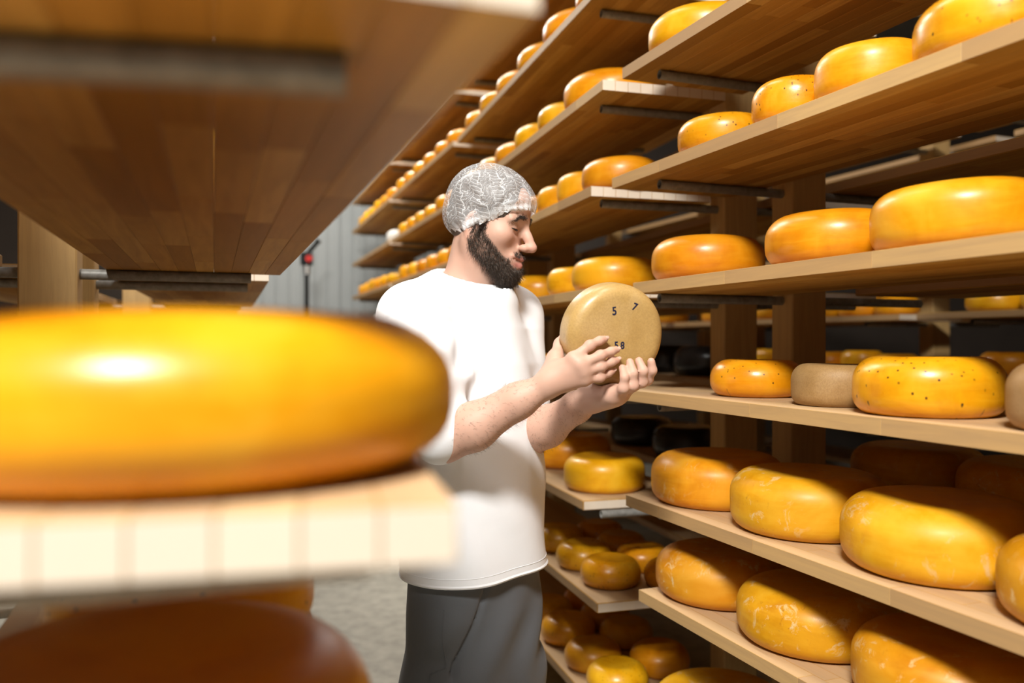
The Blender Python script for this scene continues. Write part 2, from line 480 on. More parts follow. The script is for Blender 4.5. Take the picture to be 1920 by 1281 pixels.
for rk, nm in (('R1', 'dim rack at the right edge'), ('R2', 'dim distant rack right of the posts'), ('R3', 'dim rack behind the middle right rack')):
    for i, z in enumerate([1.0, 0.72, 0.43, 0.10, -0.18, -0.45, -0.75]):
        plank(rk, z, 0, 1.95, f'{ORD[i]} plank from top on {nm}')
        plank(rk, z, 0, 1.95, f'{ORD[i]} rear plank from top on {nm}', 0.63, 1.03)

# ------------------------------------------------------------------ cheese wheels
def wheel_mesh(seed, R=0.15, Hh=0.10, edge=0.40, bulge=0.022, dish=0.02, seg=56):
    """lathe profile of a pressed wheel: flat dished top, soft shoulder, bulging side, tighter foot"""
    rg = np.random.default_rng(seed)
    prof = []
    e = edge * Hh * (1 + 0.12 * rg.uniform(-1, 1)); ef = e * 0.72; ew = e * 1.1
    bl = lambda z: R * bulge * (1 - ((z - Hh * .47) / (Hh * .55)) ** 2)
    Rb = R * (1 - bulge)
    prof += [(0.0, Hh * (1 - dish)), ((Rb - ew) * 0.55, Hh * (1 - dish * 0.9)), ((Rb - ew) * 0.86, Hh * (1 - dish * 0.35))]
    for i in range(9):
        a = math.pi / 2 * (1 - i / 8); z = Hh - e + e * math.sin(a)
        prof.append((Rb - ew + ew * math.cos(a) + max(bl(z), 0), z))
    for t in (0.66, 0.33):
        z = ef + (Hh - e - ef) * t
        prof.append((Rb + bl(z), z))
    for i in range(7):
        a = math.pi / 2 * i / 6; z = ef - ef * math.sin(a)
        prof.append((Rb - ef + ef * math.cos(a) + max(bl(z), 0), z))
    prof.append((R * 0.4, 0.0)); prof.append((0.0, 0.0))
    ph = rg.uniform(0, 6.28, 6); am = rg.uniform(0.2, 1, 6)
    vs_, fs = [], []
    rows = []
    for j, (r, z) in enumerate(prof):
        if r == 0:
            rows.append([len(vs_)]); vs_.append((0, 0, z)); continue
        row = []
        for i in range(seg):
            a = 2 * math.pi * i / seg
            k = 1 + 0.006 * am[0] * math.sin(2 * a + ph[0]) + 0.003 * am[1] * math.sin(3 * a + ph[1]) + 0.0025 * am[2] * math.sin(5 * a + 2 * z / Hh + ph[2])
            zz = z + (0.012 * Hh * am[3] * math.sin(a + ph[3]) + 0.008 * Hh * am[4] * math.sin(3 * a + ph[4])) * (z / Hh)
            row.append(len(vs_)); vs_.append((r * k * math.cos(a), r * k * math.sin(a), max(zz, 0.0)))
        rows.append(row)
    for j in range(len(rows) - 1):
        A_, B_ = rows[j], rows[j + 1]
        for i in range(seg):
            i2 = (i + 1) % seg
            if len(A_) == 1: fs.append((A_[0], B_[i], B_[i2]))
            elif len(B_) == 1: fs.append((A_[i2], A_[i], B_[0]))
            else: fs.append((A_[i2], A_[i], B_[i], B_[i2]))
    me = bpy.data.meshes.new('cheese_wheel'); me.from_pydata(vs_, [], fs); me.update()
    return smooth(me)

KIND = dict(y=(M_YEL, 'glossy yellow'), a=(M_AGE, 'big dry-rinded yellow'), s=(M_SPK, 'speckled yellow'), t=(M_TAN, 'matte tan'),
            w=(M_WHT, 'white'), k=(M_BLK, 'black waxed'))
VAR = {}
for ki, (mt, _) in KIND.items():
    VAR[ki] = []
    for q in range(3):
        ed = 0.40 if ki in 'ys' else 0.36
        if ki == 'k': ed = 0.4
        me = wheel_mesh(100 + 7 * q + ord(ki), edge=ed + 0.04 * q)
        me.materials.append(mt); VAR[ki].append(me)
VAR['r'] = []
for q in range(2):   # rounder small wheels
    me = wheel_mesh(300 + q, edge=0.52, bulge=0.04); me.materials.append(M_SPK); VAR['r'].append(me)
KIND['r'] = (M_SPK, 'small speckled yellow')
VAR['o'] = []
for q in range(2):
    me = wheel_mesh(320 + q, edge=0.50, bulge=0.04); me.materials.append(M_YEL); VAR['o'].append(me)
KIND['o'] = (M_YEL, 'small yellow')

def y_for(rk, x, r, uL):
    """rack-local position whose wheel shows its left outline at pixel column uL"""
    tgt = math.atan((uL - 960.0) / F)
    lo, hi = -1.0, 6.0
    for _ in range(60):
        mid = (lo + hi) / 2
        p = loc2w(rk, x, mid)
        a = math.atan2(p[0], p[1]) - math.asin(min(0.999, r / math.hypot(p[0], p[1])))
        if p[1] < 0.05: a = 2
        if a > tgt: lo = mid
        else: hi = mid
    return (lo + hi) / 2

ALLC = []
def wheel(rk, x, y, ztop, r, h, kind, label, group):
    p = loc2w(rk, x, y, ztop)
    me = random.choice(VAR[kind])
    o = link('cheese_wheel', me, None, None, tuple(p), (0, 0, random.uniform(0, 6.28)))
    o.scale = (r / 0.15, r / 0.15, h / 0.10)
    tag(o, label, 'cheese', group)
    for q in ALLC:
        dd = math.dist(p[:2], q[0][:2])
        if abs(q[0][2] - p[2]) < 0.05 and dd < r + q[1] - 0.004:
            print('OVERLAP %s | %s by %.3f' % (label, q[2], r + q[1] - dd))
    ALLC.append((p, r, label))
    return o

def row(rk, z, items, lvl, rackname, side_phrase='', x_base=0.0):
    """items: (left outline column or None, radius, height, kind, extra inset, y)"""
    pos = []
    for it in items:
        uL, r, h, kind = it[:4]
        ins = it[4] if len(it) > 4 else 0.012
        x = x_base + r + ins
        y = it[5] if len(it) > 5 else y_for(rk, x, r, uL)
        pos.append([x, min(y, YMAX.get(rk, 9) - r), r, h, kind])
    for _ in range(80):                       # wheels never share space: nudge neighbours apart
        for i in range(len(pos)):
            for j in range(i + 1, len(pos)):
                a_, b_ = pos[i], pos[j]
                dx, dy = b_[0] - a_[0], b_[1] - a_[1]; dd = math.hypot(dx, dy); need = a_[2] + b_[2] + 0.003
                if dd < need:
                    sgn = 1 if dy > 0 or (dy == 0 and j < i) else -1
                    m = (math.sqrt(max(need * need - dx * dx, 0)) - abs(dy)) / 2 + 1e-4
                    a_[1] -= sgn * m; b_[1] += sgn * m
        for q in pos: q[1] = min(q[1], YMAX.get(rk, 9) - q[2])
    n_tot = len(pos)
    for n, (x, y, r, h, kind) in enumerate(pos):
        place = f'{ORD[n]} from left' if n_tot > 1 else 'alone'
        lab = f'{KIND[kind][1]} cheese wheel {place}{side_phrase}, {lvl} shelf, {rackname}'
        wheel(rk, x, y, z + PT, r, h, kind, lab, f'cheese wheels on the {rackname}')

YMAX = dict(N=1.90, M=1.96, F1=1.75, F2=1.94)
# near right rack
row('N', N_Z['a'], [(1203, .152, .105, 'y'), (1362, .150, .105, 'y'), (None, .150, .105, 'y', .012, .62)], 'top', NAMEN)
row('N', N_Z['b'], [(1271, .112, .088, 's'), (1412, .092, .092, 's'), (1522, .105, .098, 'y'), (1709, .130, .105, 's'), (None, .13, .10, 'y', .012, .08)], 'second', NAMEN)
row('N', N_Z['c'], [(1222, .145, .112, 'y'), (1434, .145, .108, 'y'), (1628, .152, .112, 'y')], 'third', NAMEN)
row('N', N_Z['d'], [(1331, .112, .088, 's', .06), (1483, .092, .085, 't', .05), (1597, .128, .105, 's'), (1884, .110, .10, 't')], 'fourth', NAMEN)
row('N', N_Z['e'], [(1184, .172, .125, 'a'), (1353, .172, .130, 'a'), (1550, .172, .132, 'a'), (1858, .150, .12, 'a')], 'fifth', NAMEN)
row('N', N_Z['e'], [(1595, .178, .125, 'a'), (1790, .175, .125, 'a')], 'fifth', NAMEN, ' in rear', 0.63)
row('N', N_Z['f'], [(1230, .174, .120, 'a'), (1380, .174, .125, 'a'), (1593, .174, .125, 'a')], 'sixth', NAMEN)
row('N', N_Z['f'], [(1560, .175, .12, 'a'), (1740, .175, .12, 'a')], 'sixth', NAMEN, ' in rear', 0.63)
row('N', N_Z['g'], [(1185, .178, .120, 'a'), (1330, .178, .12, 'a')], 'lowest', NAMEN)
# middle right rack
row('M', M_Z['0'], [(852, .15, .10, 'y'), (880, .15, .10, 'y'), (913, .155, .10, 'y'), (958, .158, .105, 'y'), (1008, .165, .11, 'y'), (1074, .165, .11, 'y')], 'upper', NAMEM)
row('M', M_Z['a'], [(846, .14, .10, 'y'), (872, .14, .10, 'y'), (906, .165, .10, 'y'), (965, .125, .10, 'y'), (1008, .125, .10, 'y'), (1056, .165, .12, 'y')], 'second', NAMEM)
row('M', M_Z['b'], [(975, .12, .10, 'y'), (1010, .11, .10, 'y'), (1041, .11, .10, 'y'), (1085, .125, .10, 'y')], 'third', NAMEM)
row('M', M_Z['c'], [(838, .14, .1, 'y'), (868, .14, .1, 'y'), (945, .15, .11, 'y'), (1028, .115, .10, 'y'), (1069, .142, .108, 'y')], 'fourth', NAMEM)
row('M', M_Z['d'], [(960, .12, .09, 'y'), (992, .12, .09, 'y')], 'fifth', NAMEM)
row('M', M_Z['e'], [(990, .165, .125, 'y', .05), (1057, .135, .11, 'y', .012)], 'sixth', NAMEM)
row('M', M_Z['f'], [(1000, .095, .085, 'r'), (1042, .095, .085, 'r'), (1088, .096, .085, 'r', .02)], 'seventh', NAMEM)
row('M', M_Z['f'], [(1080, .09, .08, 'r', .20), (1118, .09, .08, 'r', .20), (1153, .09, .08, 'r', .20), (1207, .09, .08, 'r', .205)], 'seventh', NAMEM, ' in rear')
row('M', M_Z['g'], [(982, .095, .09, 'o'), (1014, .098, .09, 'r'), (1062, .095, .085, 'o'), (1088, .096, .085, 'r', .015, .17)], 'lowest', NAMEM)
row('M', M_Z['g'], [(1060, .095, .085, 'o', .205), (1085, .095, .085, 'o', .205), (1122, .095, .085, 'o', .205), (1180, .098, .088, 'o', .205)], 'lowest', NAMEM, ' in rear')
row('M', M_Z['d'], [(1190, .14, .12, 'k', .0), (1262, .14, .12, 'k', .0)], 'fifth', NAMEM, ' in rear', 0.66)
row('M', M_Z['e'], [(1145, .15, .13, 'k', .0), (1222, .15, .13, 'k', .0)], 'sixth', NAMEM, ' in rear', 0.64)
# far right racks
def auto_row(rk, z, y0, y1, kinds, lvl, rackname, rr=(.115, .15), seed=0):
    R = random.Random(seed); y = y0; its = []
    ks = list(kinds)
    while True:
        r = R.uniform(*rr)
        if y + 2 * r > y1: break
        its.append((None, r, R.uniform(.085, .105), ks[len(its) % len(ks)], .012, y + r))
        y += 2 * r + R.uniform(.004, .03)
    its = its[::-1]
    row(rk, z, its, lvl, rackname)
for i, k in enumerate(['00', '0', 'a', 'b']):
    auto_row('F1', F_Z[k], 0.02, 1.74, 'yyyyy', ['upper', 'second', 'third', 'fourth'][i], NAMEF1, seed=40 + i)
auto_row('F1', F_Z['c'], 0.3, 1.74, 'wwwy', 'fifth', NAMEF1, seed=55)
for i, k in enumerate(['0', 'a', 'b']):
    auto_row('F2', F_Z[k], 0.02, 1.93 if k != 'a' else 0.42, 'yyyyyyy' if k != 'a' else 'w', ['second', 'third', 'fourth'][i], NAMEF2, seed=60 + i)
auto_row('F2', F_Z['c'], 0.02, 0.95, 'www', 'fifth', NAMEF2, seed=66)
# left foreground rack
def lwheel(rk, z, x, y, r, h, kind, label):
    return wheel(rk, x, y, z + PT, r, h, kind, label, 'cheese wheels on the left racks')
big = lwheel('L', L_Z['b'], 0.245, 0.165, 0.192, 0.105, 'y', 'huge blurred yellow cheese wheel filling the left foreground')
big.location = (-0.234, 0.588, big.location[2])
lwheel('L', L_Z['b'], 0.22, 0.70, 0.17, 0.115, 'y', 'yellow cheese wheel hidden behind the big foreground one')
lwheel('L', L_Z['c'], 0.215, 0.385, 0.19, 0.125, 'y', 'shaded yellow cheese wheel at the lower left corner')
lwheel('L', L_Z['c'], 0.195, 0.80, 0.165, 0.12, 's', 'yellow cheese wheel peeking out behind the lower left one')
lwheel('L', L_Z['a'], 0.115, 0.98, 0.15, 0.10, 'y', 'overhanging yellow cheese wheel on the left overhead plank, nearer one')
lwheel('L', L_Z['a'], 0.108, 1.30, 0.15, 0.10, 'y', 'overhanging yellow cheese wheel on the left overhead plank, farther one')
lwheel('L', L_Z['b'], 0.82, 1.3, 0.16, 0.11, 'a', 'dim reddish cheese wheel behind the left rack post')
# dim racks in the back
for rk, nm, sd in (('R1', 'dim right-edge rack', 80), ('R2', 'dim distant rack', 90), ('R3', 'dim farthest rack', 95)):
    for i, (z, lv) in enumerate(((0.10, 'second'), (-0.18, 'third'), (-0.45, 'fourth'))):
        auto_row(rk, z, 0.02, 1.93, 'yyyyy', lv, nm, rr=(.10, .125), seed=sd + i)

# ------------------------------------------------------------------ light stand by the far wall
st = empty('light_stand', (0, 0, 0)); sp = P(575, 640, 7.4); st.location = (sp[0], sp[1], 0)
tag(st, 'slim black stand with a red knob before the grey wall', 'stand')
link('pole', tube_mesh('pole', [(0, 0, 0.12), (0, 0, 1.25)], 0.026, 12), M_BLACK, st)
link('upper_pole', tube_mesh('upper_pole', [(0, 0, 1.25), (0, 0, 2.08)], 0.022, 12), M_BLACK, st)
link('collar', tube_mesh('collar', [(0, 0, 2.02), (0, 0, 2.10)], 0.03, 12), M_STEEL, st)
link('clamp', box_mesh('clamp', -0.05, 0.05, -0.045, 0.045, 2.10, 2.22, 0.012, 2), M_BLACK, st)
link('knob', tube_mesh('knob', [(0.04, -0.045, 2.155), (0.04, -0.09, 2.155)], 0.03, 12), M_RED, st)
link('arm', tube_mesh('arm', [(0, 0, 2.20), (0.09, 0, 2.30), (0.11, 0, 2.33)], [0.02, 0.02, 0.03], 10), M_BLACK, st)
for q in range(3):
    a = q * 2.094 + 0.4
    link('leg', tube_mesh('leg', [(0, 0, 0.45), (0.42 * math.cos(a), 0.42 * math.sin(a), 0.012)], 0.012, 8), M_BLACK, st)
#PERSON
# ------------------------------------------------------------------ person (signed-distance sculpting)
def vlen(a): return np.sqrt(np.einsum('ij,ij->i', a, a))

class Prim:
    def __init__(s, fn, c, r, op='u', k=0.01): s.fn, s.c, s.r, s.op, s.k = fn, np.array(c, float), r, op, k

def cone(a, b, r1, r2=None, k=0.01, op='u'):
    a = np.array(a, float); b = np.array(b, float); r2 = r1 if r2 is None else r2
    ba = b - a; bb = max(np.dot(ba, ba), 1e-9)
    def fn(p):
        t = np.clip((p - a) @ ba / bb, 0, 1)
        return vlen(p - a - t[:, None] * ba) - (r1 + (r2 - r1) * t)
    return Prim(fn, (a + b) / 2, math.sqrt(bb) / 2 + max(r1, r2), op, k)

def ell(c, r, R=None, k=0.01, op='u'):
    c = np.array(c, float); r = np.array(r, float)
    def fn(p):
        q = p - c
        if R is not None: q = q @ R           # columns of R are the ellipsoid axes in world space
        k0 = vlen(q / r); k1 = vlen(q / (r * r)) + 1e-9
        return k0 * (k0 - 1) / k1
    return Prim(fn, c, max(r), op, k)

def loft(z, cx, cy, a, b, A1, A2, k=0.02, op='u', e=2.3):
    """vertical body of super-elliptic sections; A1, A2 unit axes in plan"""
    z = np.array(z, float); o = np.argsort(z)
    z = z[o]; cx, cy, a, b = (np.array(t, float)[o] for t in (cx, cy, a, b))
    def fn(p):
        zz = np.clip(p[:, 2], z[0], z[-1])
        X = p[:, 0] - np.interp(zz, z, cx); Y = p[:, 1] - np.interp(zz, z, cy)
        aa = np.interp(zz, z, a); bb = np.interp(zz, z, b)
        u = np.abs(X * A1[0] + Y * A1[1]) / aa; w = np.abs(X * A2[0] + Y * A2[1]) / bb
        f = (u ** e + w ** e) ** (1 / e)
        d = (f - 1) * np.minimum(aa, bb)
        dz = np.maximum(np.maximum(z[0] - p[:, 2], p[:, 2] - z[-1]), 0)
        return np.where(dz > 0, np.sqrt(np.maximum(d, 0) ** 2 + dz ** 2), d)
    c = (cx.mean(), cy.mean(), (z[0] + z[-1]) / 2)
    return Prim(fn, c, (z[-1] - z[0]) / 2 + max(a.max(), b.max()) + 0.05, op, k)

class SDF:
    def __init__(s, prims, post=None): s.pr = prims; s.post = post
    def __call__(s, p):
        lo, hi = p.min(0), p.max(0); c = (lo + hi) / 2; rad = np.linalg.norm(hi - lo) / 2
        d = np.full(len(p), 0.5)
        for q in s.pr:
            if np.linalg.norm(q.c - c) - rad - q.r > 0.065 + q.k and len(p) > 1: continue
            e = q.fn(p)
            if q.op == 'u':
                h = np.maximum(q.k - np.abs(d - e), 0) / q.k
                d = np.minimum(d, e) - h * h * q.k * 0.25
            else:
                e = -e
                h = np.maximum(q.k - np.abs(d - e), 0) / q.k
                d = np.maximum(d, e) + h * h * q.k * 0.25
        if s.post is not None: d = s.post(p, d)
        return d

def surface(f, lo, hi, h, n=20):
    lo = np.array(lo, float); hi = np.array(hi, float)
    nc = np.ceil((hi - lo) / (h * n)).astype(int)
    N = nc * n + 3
    V, I, Q = [], [], []
    ii = np.arange(n + 1)
    G = np.stack(np.meshgrid(ii, ii, ii, indexing='ij'), -1).reshape(-1, 3)
    corner = [(i, j, k) for i in (0, 1) for j in (0, 1) for k in (0, 1)]
    edges = [(a, b) for a in range(8) for b in range(a + 1, 8) if sum(abs(np.array(corner[a]) - np.array(corner[b]))) == 1]
    cid = lambda c: (c[..., 0] * N[1] + c[..., 1]) * N[2] + c[..., 2]
    half = h * n * 0.87
    for cx in range(nc[0]):
        for cy in range(nc[1]):
            for cz in range(nc[2]):
                o = np.array([cx, cy, cz]) * n
                ctr = lo + (o + n / 2) * h
                pr = ctr + np.array([[0, 0, 0], [.5, .5, .5], [-.5, -.5, -.5], [.5, -.5, .5], [-.5, .5, -.5], [.5, .5, -.5], [-.5, -.5, .5], [-.5, .5, .5], [.5, -.5, -.5]]) * n * h
                dv = f(pr)
                if dv.min() > half * 1.05 or dv.max() < -half * 1.05: continue
                val = f(lo + (o + G) * h).reshape(n + 1, n + 1, n + 1)
                sg = val < 0
                if sg.all() or not sg.any(): continue
                cs = np.stack([sg[i:i + n, j:j + n, k:k + n] for i, j, k in corner], -1)
                act = cs.any(-1) & ~cs.all(-1)
                ix = np.argwhere(act)
                vals = np.stack([val[i:i + n, j:j + n, k:k + n][act] for i, j, k in corner], -1)
                acc = np.zeros((len(ix), 3)); cnt = np.zeros(len(ix))
                for a, b in edges:
                    va, vb = vals[:, a], vals[:, b]
                    m = (va < 0) != (vb < 0)
                    t = np.where(m, va / np.where(m, va - vb, 1), 0)
                    pa, pb = np.array(corner[a], float), np.array(corner[b], float)
                    acc += np.where(m[:, None], pa + t[:, None] * (pb - pa), 0); cnt += m
                V.append(lo + (o + ix + acc / cnt[:, None]) * h); I.append(cid(ix + o + 1))
                for ax in range(3):
                    s0 = [slice(0, n)] * 3; s1 = [slice(0, n)] * 3; s1[ax] = slice(1, n + 1)
                    A_, B_ = sg[tuple(s0)], sg[tuple(s1)]
                    e = np.argwhere(A_ != B_)
                    if not len(e): continue
                    flip = A_[tuple(e.T)]
                    b1, b2 = [q for q in range(3) if q != ax]
                    if ax == 1: b1, b2 = b2, b1
                    d1 = np.zeros(3, int); d1[b1] = 1; d2 = np.zeros(3, int); d2[b2] = 1
                    g = e + o + 1
                    q = np.stack([cid(g), cid(g - d1), cid(g - d1 - d2), cid(g - d2)], -1)
                    q[~flip] = q[~flip][:, ::-1]
                    Q.append(q)
    V = np.concatenate(V); I = np.concatenate(I); Q = np.concatenate(Q)
    od = np.argsort(I); I = I[od]; V = V[od]
    qi = np.searchsorted(I, Q); qi = np.clip(qi, 0, len(I) - 1)
    ok = (I[qi] == Q).all(1)
    return V, qi[ok]

def relax(V, Q, it=2, lam=0.5):
    E = np.concatenate([Q[:, [0, 1]], Q[:, [1, 2]], Q[:, [2, 3]], Q[:, [3, 0]]])
    for _ in range(it):
        acc = np.zeros_like(V); cnt = np.zeros(len(V))
        for a, b in ((0, 1), (1, 0)):
            np.add.at(acc, E[:, a], V[E[:, b]]); np.add.at(cnt, E[:, a], 1)
        V = V + lam * (acc / np.maximum(cnt, 1)[:, None] - V)
    return V

def quad_mesh(name, V, Q):
    me = bpy.data.meshes.new(name)
    me.vertices.add(len(V)); me.vertices.foreach_set('co', V.astype(np.float32).ravel())
    me.loops.add(4 * len(Q)); me.loops.foreach_set('vertex_index', Q.astype(np.int32).ravel())
    me.polygons.add(len(Q)); me.polygons.foreach_set('loop_start', np.arange(0, 4 * len(Q), 4, dtype=np.int32))
    me.update(calc_edges=True); me.validate()
    return smooth(me)

def grad(f, p, e=0.0015):
    g = np.zeros_like(p)
    for a in range(3):
        d = np.zeros(3); d[a] = e
        g[:, a] = f(p + d) - f(p - d)
    return g / (vlen(g)[:, None] + 1e-9)

# --- frames
yaw, pit = math.radians(18), math.radians(14)
hf = np.array([math.cos(yaw) * math.cos(pit), -math.sin(yaw) * math.cos(pit), -math.sin(pit)])
hl = np.array([math.sin(yaw), math.cos(yaw), 0.0])
hu = np.cross(hf, hl)
HR = np.stack([hf, hl, hu], 1)            # head-local -> world
HO = P(1006, 468, 1.845) - HR @ np.array([0.131, 0, -0.042])
hw = lambda x, y, z: HO + HR @ np.array([x, y, z], float)
def hell(c, r, k=0.01, op='u', rot=None):
    return ell(hw(*c), r, HR if rot is None else HR @ rot, k, op)
def hcone(a, b, r1, r2=None, k=0.01, op='u'): return cone(hw(*a), hw(*b), r1, r2, k, op)

phi = math.radians(41)
tn = np.array([math.cos(phi), -math.sin(phi)])       # chest direction in plan
tr = np.array([-math.sin(phi), -math.cos(phi)])      # his right
tn3, tr3 = np.array([*tn, 0.0]), np.array([*tr, 0.0])

# held cheese
HCc = P(1145.5, 627, 1.685); HCn = np.array([0.30, -0.935, -0.16]); HCn /= np.linalg.norm(HCn)
HC_R, HC_T = 0.1055, 0.076
def held_sdf(p, grow=0.0):
    q = p - HCc; z = q @ HCn; r = vlen(q - z[:, None] * HCn)
    e = 0.026
    dx = r - (HC_R - e); dz = np.abs(z) - (HC_T / 2 - e)
    return np.sqrt(np.maximum(dx, 0) ** 2 + np.maximum(dz, 0) ** 2) + np.minimum(np.maximum(dx, dz), 0) - e - grow

# --- joints
shR = P(772, 596, 1.765); elR = P(832, 826, 1.66); wrR = P(1018, 727, 1.625)
shL = P(962, 596, 2.03); elL = P(985, 826, 1.93); wrL = P(1108, 746, 1.735)
nk = P(876, 540, 1.90)

head = [
    hell((-.001, 0, .031), (.088, .073, .076), .02),
    hell((.036, 0, .036), (.058, .061, .056), .02),
    hell((.040, 0, -.035), (.050, .058, .072), .025),
    hcone((.000, -.048, -.060), (.070, -.014, -.104), .020, .018, .03),
    hcone((.000, .048, -.060), (.070, .014, -.104), .020, .018, .03),
    hell((.074, 0, -.104), (.020, .022, .018), .02),
    hell((.054, -.045, -.028), (.028, .022, .022), .02),
    hell((.054, .045, -.028), (.028, .022, .022), .02),
    hell((.078, 0, -.072), (.022, .028, .026), .016),
    # eye sockets
    hell((.098, -.032, -.006), (.020, .019, .012), .014, 's'),
    hell((.098, .032, -.006), (.020, .019, .012), .014, 's'),
    hcone((.086, -.012, .012), (.074, -.050, .010), .010, .007, .012),
    hcone((.086, .012, .012), (.074, .050, .010), .010, .007, .012),
    # lids over the lowered eyes
    hell((.0735, -.032, -.007), (.0135, .0150, .0125), .003),
    hell((.0735, .032, -.007), (.0135, .0150, .0125), .003),
    # nose
    hcone((.088, 0, .010), (.106, 0, -.022), .0075, .0085, .012),
    hcone((.104, 0, -.020), (.1195, 0, -.041), .0085, .0120, .010),
    hell((.105, -.0125, -.046), (.012, .0085, .0085), .006),
    hell((.105, .0125, -.046), (.012, .0085, .0085), .006),
    hell((.112, -.006, -.0545), (.006, .0032, .003), .003, 's'),
    # lips, parted in a smile
    hcone((.1010, 0, -.0710), (.088, -.027, -.0695), .0064, .0036, .006),
    hcone((.1010, 0, -.0710), (.088, .027, -.0695), .0064, .0036, .006),
    hcone((.0985, 0, -.0865), (.087, -.023, -.0785), .0080, .0036, .006),
    hcone((.0985, 0, -.0865), (.087, .023, -.0785), .0080, .0036, .006),
    hcone((.106, -.002, -.0780), (.091, -.025, -.0735), .0028, .0018, .002, 's'),
    hcone((.106, .002, -.0780), (.091, .025, -.0735), .0028, .0018, .002, 's'),
    # ears
    hell((-.004, -.074, -.022), (.019, .008, .031), .006), hell((-.004, .074, -.022), (.019, .008, .031), .006),
    hell((.000, -.082, -.020), (.010, .006, .017), .005, 's'), hell((.000, .082, -.020), (.010, .006, .017), .005, 's'),
    hell((.000, -.075, -.050), (.010, .007, .010), .006),
]
neckp = [cone(hw(-.014, 0, -.045), nk + np.array([-.004, .01, -.03]), .052, .062, .03),
         cone(hw(.03, 0, -.09), nk + np.array([.02, -.01, -.02]), .026, .035, .03),
         cone(hw(-.005, -.060, -.055), nk + tn3 * .045 - tr3 * .0 + np.array([0, 0, -.02]), .013, .013, .03)]
torso_core = [
    loft([H - .80, H - .55, H - .30, H - .10, H + .03], [-.085, -.083, -.083, -.09, -.10], [1.885, 1.885, 1.89, 1.895, 1.90],
         [.135, .14, .13, .14, .12], [.09, .095, .085, .09, .07], tr, tn, .03),
    cone(nk + np.array([0, 0, -.02]), shR, .05, .05, .04), cone(nk + np.array([0, 0, -.02]), shL, .05, .05, .04),
]
hipR = np.array([-.085, 1.885, H - .80]) + tr3 * .088; hipL = np.array([-.085, 1.885, H - .80]) - tr3 * .088
knR = np.array([hipR[0] - .005, hipR[1] - .02, 0.50]); knL = np.array([hipL[0] + .01, hipL[1] - .01, 0.50])
anR = np.array([knR[0] - .01, knR[1] + .01, 0.07]); anL = np.array([knL[0], knL[1] + .01, 0.07])
legs_core = [cone(hipR, knR, .065, .045, .03), cone(hipL, knL, .065, .045, .03), cone(knR, anR, .042, .032, .03), cone(knL, anL, .042, .032, .03)]

def lerp(a, b, t): return a + (b - a) * t
arms = [
    cone(shR, elR, .052, .041, .02), cone(elR, lerp(elR, wrR, .3) + np.array([0, 0, -.004]), .043, .046, .02),
    cone(lerp(elR, wrR, .3) + np.array([0, 0, -.004]), lerp(elR, wrR, .75), .046, .034, .02), cone(lerp(elR, wrR, .75), wrR, .033, .0265, .02),
    cone(shL, elL, .052, .041, .02), cone(elL, lerp(elL, wrL, .35), .044, .045, .02),
    cone(lerp(elL, wrL, .35), lerp(elL, wrL, .8), .044, .031, .02), cone(lerp(elL, wrL, .8), wrL, .031, .026, .02),
]
# right hand: back of the hand to the camera, fingers laid over the face of the wheel
def chain(pts, rad, k=.004):
    out = []
    for i in range(len(pts) - 1): out.append(cone(pts[i], pts[i + 1], rad[i], rad[i + 1], k))
    return out
RF = {
 'index':  [P(1074, 672, 1.600), P(1106, 648, 1.607), P(1124, 639, 1.618), P(1134, 636, 1.627)],
 'middle': [P(1087, 684, 1.594), P(1126, 667, 1.603), P(1146, 659, 1.617), P(1156, 656, 1.627)],
 'ring':   [P(1093, 698, 1.598), P(1127, 688, 1.607), P(1147, 679, 1.620), P(1157, 675, 1.629)],
 'pinky':  [P(1096, 713, 1.606), P(1125, 708, 1.613), P(1141, 700, 1.624), P(1149, 696, 1.631)],
}
RRAD = {'index': (0.01069, 0.00911, 0.00837, 0.00744), 'middle': (0.01069, 0.0093, 0.00837, 0.00744), 'ring': (0.01023, 0.00874, 0.008, 0.00716), 'pinky': (0.00949, 0.00781, 0.00716, 0.00651)}
hands = []
for nme, pts in RF.items():
    w_ = wrR + (pts[0] - wrR) * 0.12
    hands.append(cone(w_, pts[0], .0145, .0110, .018))
    hands += chain(pts, RRAD[nme], .006)
    hands.append(ell(pts[0] + np.array([0, -.003, .001]), (.0115, .0105, .0115), None, .008))
    hands.append(ell(pts[1] + np.array([0, -.0015, .001]), (.0098, .0088, .0098), None, .006))
thR = [P(1028, 706, 1.640), P(1041, 672, 1.650), P(1050, 645, 1.685), P(1060, 628, 1.715)]
hands.append(cone(lerp(wrR, RF['index'][0], .25), thR[1], .020, .0145, .022))
hands += chain(thR, (.019, .0145, .0115, .0095), .010)
hands.append(ell(P(1058, 700, 1.616), (.034, .013, .025), None, .02))
# left hand: palm up beneath the wheel, fingers curled up over its face
LF = {
 'pinky':  [P(1146, 741, 1.655), P(1169, 728, 1.622), P(1171, 708, 1.617), P(1167, 690, 1.630)],
 'ring':   [P(1156, 741, 1.668), P(1187, 723, 1.630), P(1187, 700, 1.625), P(1181, 679, 1.637)],
 'middle': [P(1166, 738, 1.685), P(1204, 716, 1.648), P(1206, 696, 1.637), P(1198, 677, 1.645)],
 'index':  [P(1172, 732, 1.705), P(1214, 712, 1.680), P(1223, 695, 1.664), P(1221, 678, 1.660)],
}
LRAD = {'index': (.0118, .0100, .0092, .0082), 'middle': (.0118, .0102, .0094, .0084), 'ring': (.0112, .0098, .0090, .0080), 'pinky': (.0104, .0088, .0082, .0074)}
for nme, pts in LF.items():
    hands.append(cone(wrL + (pts[0] - wrL) * .1, pts[0], .018, .0130, .020))
    hands += chain(pts, LRAD[nme], .006)
    hands.append(ell(pts[1], (.0112, .0105, .0112), None, .006))
hands.append(cone(wrL, LF['pinky'][0], .024, .0165, .02)); hands.append(cone(wrL, LF['ring'][0], .024, .0165, .02))
